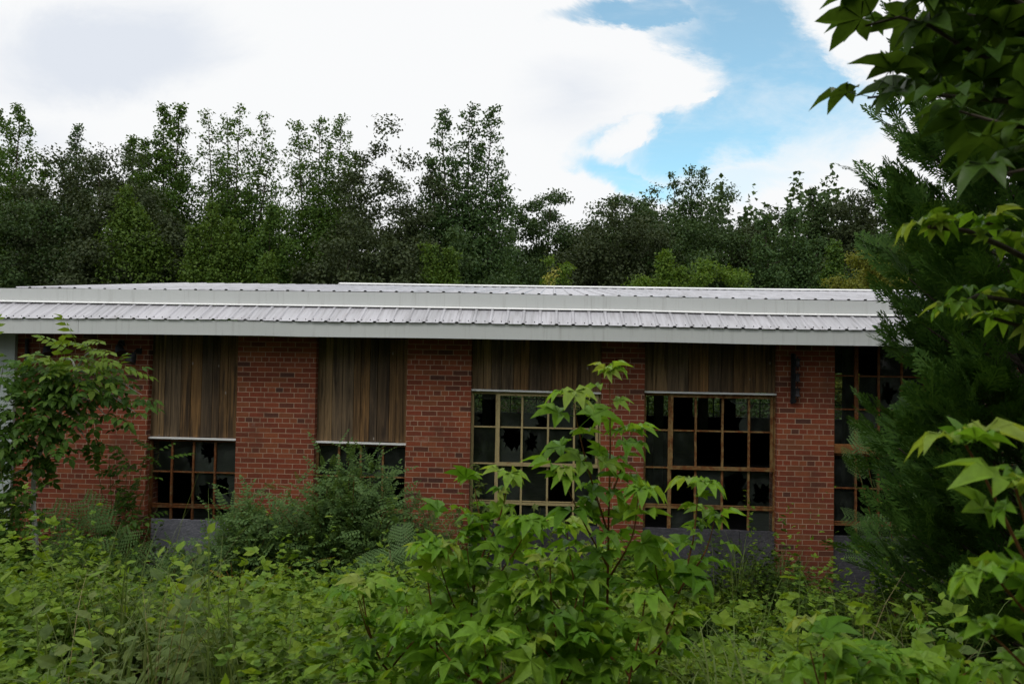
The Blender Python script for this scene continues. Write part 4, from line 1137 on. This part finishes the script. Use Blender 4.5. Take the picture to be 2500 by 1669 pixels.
sapling('sweetgum_sapling', 'slim star-leaved sapling right of the tallest one, its top before the grey panel', [
    down(S_([(1490, 1580), (1552, 1375), (1590, 1240), (1602, 1115)], 3.1)), S_([(1560, 1350), (1620, 1260), (1640, 1190)], 3.1, .1), S_([(1545, 1400), (1510, 1330), (1500, 1260)], 3.1, -.2)], 4, size=.165, step=.05)
sapling('sweetgum_sapling', 'low bushy star-leaved sapling between the tallest and the middle one', [
    down(S_([(1290, 1580), (1280, 1480), (1265, 1390), (1262, 1300)], 2.75)), S_([(1285, 1530), (1210, 1440), (1180, 1360)], 2.75, .1), S_([(1285, 1500), (1330, 1420), (1345, 1340)], 2.75, .2)], 5, size=.165, step=.036)
sapling('sweetgum_sapling', 'low bushy star-leaved sapling in front of the stem of the tallest one, to its right', [
    down(S_([(1440, 1580), (1455, 1500), (1470, 1440), (1480, 1370)], 2.7)), S_([(1450, 1540), (1520, 1470), (1550, 1420)], 2.7, .1), S_([(1445, 1550), (1390, 1490), (1370, 1440)], 2.7, .1)], 6, size=.165, step=.036)
sapling('sweetgum_sapling', 'star-leaved sapling behind the low bushy ones, with its top just left of the tallest stem', [
    down(S_([(1330, 1560), (1325, 1400), (1310, 1290), (1300, 1215)], 3.3)), S_([(1328, 1450), (1250, 1350), (1215, 1280)], 3.3, .1), S_([(1328, 1420), (1370, 1330), (1375, 1270)], 3.3, .1)], 12, size=.175, step=.035)
sapling('sweetgum_sapling', 'star-leaved sapling leaning out between the leftmost and the middle one', [
    down(S_([(1010, 1580), (1000, 1460), (985, 1360), (975, 1265)], 3.2)), S_([(1005, 1500), (940, 1420), (925, 1360)], 3.2, .1), S_([(1003, 1480), (1050, 1400), (1060, 1330)], 3.2, .1)], 13, size=.17, step=.038)
sapling('sweetgum_sapling', 'very low star-leaved sapling at the bottom edge below the middle one', [
    down(S_([(1130, 1600), (1120, 1540), (1110, 1470)], 2.6)), S_([(1125, 1580), (1040, 1520), (1000, 1470)], 2.6, .1), S_([(1125, 1580), (1190, 1530), (1220, 1480)], 2.6, .1)], 7, size=.165, step=.036)
sapling('sweetgum_sapling', 'blurred low star-leaved sapling at the bottom right with a drooping pale top', [
    down(S_([(1900, 1620), (1893, 1540), (1885, 1440)], 2.1)), S_([(1900, 1600), (1960, 1540), (2020, 1500)], 2.1, .1), S_([(1900, 1610), (1850, 1570), (1830, 1530)], 2.1, .1)], 8, size=.15, step=.045)
sapling('sweetgum_sapling', 'blurred star-leaved sapling along the bottom edge near the right corner', [
    down(S_([(2120, 1640), (2110, 1590), (2100, 1530)], 2.2)), S_([(2120, 1620), (2180, 1570), (2220, 1540)], 2.2, .1), S_([(2110, 1620), (2040, 1580), (2010, 1540)], 2.2)], 9, size=.14, step=.045)
sapling('sweetgum_sapling', 'small bluish star-leaved seedling in the shade under the evergreen', [
    down(S_([(2115, 1540), (2112, 1480), (2108, 1435)], 4.6)), S_([(2112, 1510), (2160, 1480), (2180, 1465)], 4.6)], 10, mat='star_dark', young='star', size=.12, step=.05)

# big sweetgum at the right whose boughs hang into the picture; its trunk stands outside the frame
def bough(pts, Y, dy=0.0): return S_(pts, Y, dy)
gt = np.array([1.95, 1.75, 0]); gt[2] = float(ground_z(gt[0], gt[1]))
tr = thing('sweetgum_tree', 'near sweetgum with dark star leaves hanging into the top right corner', 'tree', tuple(gt))
wood = Geo(); wood.tube([gt - [0, 0, .2], gt + [.02, .02, 1.5], gt + [0, .05, 3.2], gt + [-.05, .08, 5.0]], [.085, .07, .055, .03], 10)
BO = [bough([(2700, 330), (2400, 200), (2230, 120), (2060, 40), (1985, 60)], 1.9, .1), bough([(2700, 300), (2420, 245), (2220, 225), (2080, 215), (1990, 225)], 1.85, .2),
      bough([(2720, 420), (2480, 300), (2330, 290), (2200, 255)], 1.7, .1), bough([(2650, 150), (2400, 40), (2250, -40), (2080, -60)], 1.9), bough([(2720, 420), (2500, 380), (2390, 380), (2300, 400)], 1.6, .1),
      bough([(2600, 120), (2380, 60), (2250, 40), (2130, 20)], 2.1), bough([(2650, 250), (2450, 150), (2330, 150), (2180, 150)], 2.15, .15)]
rng = np.random.default_rng(90); A = {}
for bi, bpts in enumerate(BO):
    root = gt + [0, .06, 1.9 + .22 * (bi % 5)]
    c = bez([root] + bpts[1:], 18)
    wood.tube(c, np.linspace(.016, .003, len(c)), 6)
    P, tt = along(c, .052, .25); ph = rng.uniform(0, 6)
    for p, u in zip(P, tt):
        for rep in range(2):
            ph += 2.4
            el = R(rng.uniform(-5, 45)); d = np.array([math.cos(ph) * math.cos(el), math.sin(ph) * math.cos(el), math.sin(el)])
            A.setdefault(int(rng.integers(0, len(STARS))), []).append((p, d, np.array([0, 0, 1]) + rng.normal(0, .28, 3), rng.uniform(.13, .185)))
fol = Geo()
for i, lst in A.items():
    p, d, n, s_ = map(np.array, zip(*lst)); fol.scatter(STARS[i], p, frames(d, n), s_)
wood.build('trunk', M['bark'], tr); fol.build('foliage', L['star_dark'], tr, smooth=True)
# lower boughs: a second, younger tree, better light put into its lighter leaves
gt2 = np.array([2.35, 2.25, 0]); gt2[2] = float(ground_z(gt2[0], gt2[1]))
sapling('sweetgum_tree', 'young sweetgum at the right edge whose lit leaf clusters hang before the evergreen', [
    [gt2, gt2 + [.02, 0, 1.0], gt2 + [0, .03, 2.0], gt2 + [-.03, 0, 2.9]], 
    [gt2 + [0, 0, 1.55]] + S_([(2440, 640), (2330, 580), (2220, 530), (2130, 520)], 2.1, -.1),
    [gt2 + [0, 0, 1.4]] + S_([(2440, 720), (2320, 690), (2230, 680), (2180, 710)], 2.2, -.1), [gt2 + [0, 0, 1.5]] + S_([(2440, 580), (2340, 540), (2260, 510)], 2.3), [gt2 + [0, 0, 1.3]] + S_([(2440, 790), (2350, 750), (2280, 730)], 2.2)], 31,
    size=.125, step=.05, r0=.03, young_n=4, group=None, stem_mat='bark', cat='tree', side=False)
gt3 = np.array([1.55, 1.35, 0]); gt3[2] = float(ground_z(gt3[0], gt3[1]))
sapling('sweetgum_sapling', 'nearest star-leaved sapling at the right edge, with the largest blurred leaves', [
    [gt3, gt3 + [0, .02, .5], gt3 + [-.02, .02, 1.1]], [gt3 + [0, 0, .75]] + S_([(2380, 1330), (2300, 1180), (2240, 1060), (2215, 1020)], 1.6),
    [gt3 + [0, 0, .7]] + S_([(2400, 1300), (2345, 1180), (2330, 1120)], 1.5), [gt3 + [0, 0, .45]] + S_([(2430, 1480), (2340, 1390), (2290, 1330)], 1.5), [gt3 + [0, 0, .3]] + S_([(2420, 1580), (2320, 1500), (2270, 1450)], 1.5), [gt3 + [0, 0, .3]] + S_([(2420, 1640), (2350, 1570), (2300, 1540)], 1.6)], 33,
    size=.165, step=.075, r0=.012, young_n=3, side=False)

# ------------------------------------------------------------------ big feathery evergreen at the right
def evergreen(cx, cy, H, rad, seed, label, tipx=None):
    rng = np.random.default_rng(seed); gz = float(ground_z(cx, cy))
    t = thing('evergreen_tree', label, 'tree', (cx, cy, gz))
    wood = Geo(); wood.tube([(cx, cy, gz - .2), (cx + .03, cy, gz + H * .5), (cx, cy, gz + H)], [.16, .1, .015], 9)
    P, Dd, Nn, Ss = [], [], [], []
    z = .25
    while z < H:
        f = z / H; rr = rad(f)
        for b in range(max(4, int(14 * (1 - f * .45)))):
            a = rng.uniform(0, 2 * np.pi); ln = rr * rng.uniform(.62, 1.12); rise = .3 + .5 * f + rng.uniform(-.12, .15)
            dr = np.array([math.cos(a), math.sin(a), 0]); s0 = np.array([cx, cy, gz + z])
            m = 7; u = np.linspace(0, 1, m)
            c = s0 + dr * (ln * u)[:, None] + np.array([0, 0, 1]) * (ln * (rise * u + .25 * u * u))[:, None]
            wood.tube(c[:6], np.linspace(.022, .006, 6) * (1.1 - f * .6), 4)
            sid = np.array([-dr[1], dr[0], 0])
            for k in range(int(7 + ln * 8)):
                uu = rng.uniform(.32, 1.0) ** .8; sdn = rng.choice([-1, 1]) * rng.uniform(0, .45) * (1.15 - uu)
                p = s0 + dr * ln * uu + np.array([0, 0, 1]) * ln * (rise * uu + .25 * uu * uu) + sid * sdn * ln * .42 + rng.normal(0, .04, 3)
                d = unit(dr * rng.uniform(.5, 1) + sid * np.sign(sdn) * rng.uniform(0, .7) + np.array([0, 0, 1]) * (rise + rng.uniform(-.1, .7)))
                P.append(p); Dd.append(d); Nn.append(np.array([0, 0, 1]) + rng.normal(0, .7, 3)); Ss.append(rng.uniform(.2, .42) * (1.1 - .3 * f))
        z += .12 + .05 * f
    P, Dd, Nn, Ss = map(np.array, (P, Dd, Nn, Ss)); g = Geo(); kk = rng.integers(0, len(SPRAYS), len(P))
    for k in range(len(SPRAYS)): g.scatter(SPRAYS[k], P[kk == k], frames(Dd[kk == k], Nn[kk == k]), Ss[kk == k])
    g.build('crown', L['cedar'], t); wood.build('trunk', M['bark'], t)
    return t
q = at(2552, 1000, 6.7)
evergreen(q.x, 6.7, 7.6, lambda f: 1.28 * (1 - .15 * f) if f < .55 else 1.28 * .92 * max(.06, (1 - (f - .55) / .47)) ** .8, 44, 'big dark feathery evergreen filling the right side before the end of the factory')

# ------------------------------------------------------------------ compound-leaved plants by the wall
def leafy(name, label, cat, clusters, tmpl, mat, base, seed, stem_mat='greenstem', stem_r=.012, trunk=None, leaf=(.3, .4), group=None, spread=.16, up=.3, dens=1.0, face=.25):
    """clusters: (x, y, Y, n[, 'young']) in the 2349-wide view"""
    rng = np.random.default_rng(seed)
    bz = float(ground_z(base[0], base[1])); t = thing(name, label, cat, (base[0], base[1], bz), group)
    wood = Geo(); geos = {}
    b0 = np.array([base[0], base[1], bz])
    tc_ = bez(trunk, 20) if trunk is not None else None
    if tc_ is not None: wood.tube(tc_, np.linspace(stem_r, stem_r * .45, 20), 8)
    for cl in clusters:
        c = np.array(D(cl[0], cl[1], cl[2])); n = int(cl[3] * dens); key = mat if len(cl) < 5 else cl[4]
        s0 = b0 + rng.normal(0, .06, 3) * [1, 1, 0] if tc_ is None else tc_[np.argmin(np.linalg.norm(tc_ - c, axis=1) + np.linspace(1.2, 0, 20) * .4)]
        br = bez([s0, (s0 + c) / 2 + [0, 0, .07], c], 8)
        wood.tube(br, np.linspace(stem_r * .45, .003, 8), 5)
        k = rng.integers(3 if n > 3 else 0, 8, n)
        p = br[k] + rng.normal(0, spread * .35, (n, 3))
        d = unit(rng.normal(0, 1, (n, 3)) * [1, .8, .5] + [0, -.25, up] + .35 * unit(c - s0))
        nn = np.array([0, -face, 1]) + rng.normal(0, .25, (n, 3))
        s_ = rng.uniform(*leaf, n)
        ti = rng.integers(0, len(tmpl), n)
        for q in range(len(tmpl)):
            geos.setdefault(key, Geo()).scatter(tmpl[q], p[ti == q], frames(d[ti == q], nn[ti == q]), s_[ti == q])
    wood.build('trunk' if trunk is not None else 'stem', M[stem_mat], t)
    for k, g in geos.items():
        if g.n: g.build('foliage' if k == mat else 'young_leaves', L[k], t)
    return t
Yh = 8.9
tk = [np.array(D(x, y, Yh)) for x, y in ((86, 1330), (82, 1250), (77, 1143), (78, 1087), (88, 1045), (105, 1012), (136, 951), (153, 910), (175, 850))]
tk[0][2] = float(ground_z(tk[0][0], tk[0][1]))
leafy('pinnate_tree', 'small tree with long paired leaflets and a pale bent trunk against the left brick wall', 'tree', [
    (222, 800, Yh, 10, 'heaven_young'), (200, 830, Yh - .1, 10, 'heaven_young'), (145, 822, Yh, 8, 'heaven_young'), (235, 850, Yh, 6, 'heaven_young'), (175, 860, Yh, 12, 'heaven_young'), (110, 860, Yh - .1, 12), (70, 890, Yh - .2, 14), (30, 860, Yh - .1, 12), (15, 920, Yh - .3, 16), (60, 950, Yh - .2, 14), (130, 920, Yh - .1, 14), (180, 910, Yh, 14), (230, 900, Yh, 12), (260, 930, Yh + .1, 10),
    (20, 1100, Yh - .1, 12), (-10, 1180, Yh - .1, 12), (30, 1180, Yh, 8), (200, 1010, Yh, 7), (120, 1020, Yh - .1, 7), (330, 960, Yh + .2, 5), (290, 880, Yh + .2, 5), (40, 1010, Yh - .2, 12), (0, 1040, Yh - .2, 12), (60, 1060, Yh - .1, 8), (-30, 1010, Yh - .2, 10), (295, 930, Yh + .2, 6), (325, 905, Yh + .3, 3), (250, 960, Yh, 8), (150, 985, Yh - .1, 12, ), (200, 980, Yh - .1, 9), (105, 1000, Yh - .2, 10), (25, 985, Yh - .3, 14), (-20, 950, Yh - .3, 14), (-10, 860, Yh, 10)], AILANTH, 'heaven', (tk[0][0], tk[0][1]), 51, 'palebark', .034, tk, (.27, .4), dens=.85, spread=.26, up=.05)
leafy('pinnate_sapling', 'dark leafy shoot with paired leaflets hanging across the corner of the leftmost window', 'sapling', [
    (250, 1050, 9.2, 10), (290, 1060, 9.3, 12), (330, 1050, 9.3, 9), (365, 1040, 9.3, 6), (300, 1090, 9.3, 8), (350, 1075, 9.3, 6), (225, 1080, 9.3, 7)], AILANTH, 'heaven', (at(290, 1330, 9.4).x, 9.4), 52, 'greenstem', .012, None, (.2, .3))
leafy('pinnate_sapling', 'leafy shoot with paired leaflets at the left edge below the bent trunk tree', 'sapling', [
    (30, 1140, 8.4, 9), (60, 1150, 8.4, 6), (5, 1180, 8.4, 12), (20, 1230, 8.5, 10), (-15, 1120, 8.4, 8), (0, 1060, 8.4, 8)], AILANTH, 'heaven', (at(10, 1400, 8.4).x, 8.4), 53, 'greenstem', .012, None, (.22, .32))
leafy('pinnate_sapling', 'leaf tip with paired leaflets high at the left edge below the eave', 'sapling', [
    (-5, 790, 8.6, 6, 'heaven_young'), (8, 835, 8.6, 5), (-30, 860, 8.6, 10), (-40, 960, 8.6, 10), (-45, 1080, 8.6, 10)], AILANTH, 'heaven', (at(-60, 1400, 8.6).x, 8.6), 54, 'greenstem', .012, None, (.2, .3))
MM = [MIMOSA]
leafy('ferny_bush', 'ferny mimosa bush before the left brick wall, right of the pale bent trunk', 'bush', [
    (190, 1185, 8.7, 3), (230, 1172, 8.7, 3), (270, 1185, 8.7, 3), (160, 1215, 8.6, 3), (220, 1210, 8.5, 3), (290, 1215, 8.7, 3), (310, 1250, 8.7, 3), (250, 1240, 8.5, 3), (190, 1245, 8.5, 3)], MM, 'mimosa', (at(235, 1400, 8.7).x, 8.7), 55, 'greenstem', .012, None, (.38, .52), up=.1, face=1.0)
leafy('ferny_bush', 'ferny mimosa fronds spreading level beside the big bluish shrub, left of the star-leaved saplings', 'bush', [
    (895, 1262, 7.4, 4), (870, 1285, 7.3, 3), (940, 1262, 7.5, 4), (915, 1300, 7.3, 3), (960, 1285, 7.4, 3)], MM, 'mimosa', (at(960, 1480, 7.5).x, 7.5), 56, 'redstem', .012, None, (.3, .42), up=-.05, face=.7)
leafy('ferny_bush', 'ferny mimosa frond reaching across the timber rail of the tall window', 'bush', [
    (1985, 1035, 8.4, 4), (2030, 1050, 8.3, 4), (1960, 1045, 8.6, 2), (2060, 1100, 8.2, 5)], MM, 'mimosa', (at(2200, 1450, 8.3).x, 8.3), 57, 'redstem', .012, None, (.34, .46), up=.1, face=.9)
def shrub_cl(rng, poly, Yr, n, m):
    out = []
    for _ in range(n):
        i = rng.integers(0, len(poly)); x, y, rx, ry = poly[i]
        out.append((x + rng.normal(0, rx * .5), y + rng.normal(0, ry * .5), rng.uniform(*Yr), m))
    return out
rr_ = np.random.default_rng(60)
leafy('locust_shrub', 'big bluish-green shrub with feather leaves before the second boarded bay', 'shrub',
    [(800, 1055, 8.6, 7), (775, 1075, 8.6, 8), (830, 1075, 8.6, 8), (860, 1085, 8.7, 6), (745, 1100, 8.6, 7), (800, 1100, 8.5, 9), (850, 1110, 8.6, 7)] + shrub_cl(rr_, [(800, 1130, 90, 40), (760, 1180, 110, 50), (850, 1180, 90, 50), (800, 1240, 130, 50), (760, 1260, 150, 50), (720, 1230, 70, 50), (880, 1240, 70, 50), (800, 1300, 150, 50)], (8.0, 8.8), 90, 9), LOCUST, 'locust', (at(850, 1440, 8.6).x, 8.6), 61, 'redstem', .016, None, (.18, .28), up=.5, dens=4.6, spread=.32)
leafy('locust_shrub', 'bluish-green feather-leaved shrub before the first brick pier, left of the biggest one', 'shrub',
    [(560, 1150, 8.6, 7), (545, 1175, 8.6, 6)] + shrub_cl(rr_, [(570, 1200, 60, 40), (620, 1240, 80, 40), (560, 1260, 80, 50), (650, 1290, 90, 50), (540, 1310, 80, 40)], (8.0, 8.8), 50, 8) + [(690, 1130, 8.7, 6), (700, 1160, 8.7, 6)], LOCUST, 'locust', (at(620, 1440, 8.5).x, 8.5), 62, 'redstem', .014, None, (.18, .28), up=.5, dens=4.6, spread=.32)
leafy('locust_shrub', 'feather-leaved shrub before the second brick pier, right of the biggest one', 'shrub',
    [(935, 1150, 8.9, 6), (960, 1165, 8.9, 6), (985, 1180, 8.9, 5)] + shrub_cl(rr_, [(950, 1190, 60, 30), (980, 1230, 60, 40)], (8.5, 9.1), 16, 7), LOCUST, 'locust', (at(1040, 1440, 8.9).x, 8.9), 63, 'redstem', .012, None, (.13, .21), up=.5, dens=4.6, spread=.24)
leafy('locust_shrub', 'low bluish feather-leaved plant before the first grey panel', 'shrub',
    shrub_cl(rr_, [(400, 1290, 50, 30), (370, 1330, 60, 40), (430, 1320, 50, 40)], (7.6, 8.4), 16, 8), LOCUST, 'locust', (at(410, 1460, 8.0).x, 8.0), 64, 'redstem', .01, None, (.13, .21), up=.5, dens=2.8, spread=.22)
leafy('dying_plant', 'yellowing feather-leaved plant among the shrubs before the first brick pier', 'plant',
    [(530, 1290, 7.6, 4), (540, 1315, 7.5, 4), (515, 1300, 7.6, 3), (610, 1340, 7.8, 4), (720, 1300, 7.9, 4)], LOCUST, 'mimosa_yellow', (at(590, 1460, 7.7).x, 7.7), 65, 'redstem', .008, None, (.18, .26), up=.3)
SMALLSTAR = [star(40, .4, .1, .4, .1, 70), star(65, .6, .1, .4, .3, 71), star(20, .3, .1, .4, 0, 72)]
leafy('climbing_vine', 'pale star-leaved creeper climbing the left edge of the first wide window', 'vine',
    [(1095, 1075, 9.95, 8), (1100, 1095, 9.95, 10), (1090, 1120, 9.95, 10), (1105, 1140, 9.95, 10), (1085, 1150, 9.95, 8), (1100, 1165, 9.95, 10), (1110, 1180, 9.95, 10), (1060, 1130, 9.9, 5), (1045, 1165, 9.9, 6), (1030, 1140, 9.9, 4)], SMALLSTAR, 'vine', (at(1170, 1440, 9.9).x, 9.9), 66, 'greenstem', .008, None, (.09, .14), up=.3, spread=.1)
leafy('climbing_vine', 'pale star-leaved creeper along the bottom bars of the first wide window', 'vine',
    [(1240, 1165, 9.95, 7), (1225, 1180, 9.95, 8), (1260, 1180, 9.95, 7), (1190, 1180, 9.95, 8), (1290, 1190, 9.95, 6), (1310, 1180, 9.95, 6)], SMALLSTAR, 'vine', (at(1300, 1440, 9.9).x, 9.9), 67, 'greenstem', .008, None, (.09, .14), up=.3, spread=.1)
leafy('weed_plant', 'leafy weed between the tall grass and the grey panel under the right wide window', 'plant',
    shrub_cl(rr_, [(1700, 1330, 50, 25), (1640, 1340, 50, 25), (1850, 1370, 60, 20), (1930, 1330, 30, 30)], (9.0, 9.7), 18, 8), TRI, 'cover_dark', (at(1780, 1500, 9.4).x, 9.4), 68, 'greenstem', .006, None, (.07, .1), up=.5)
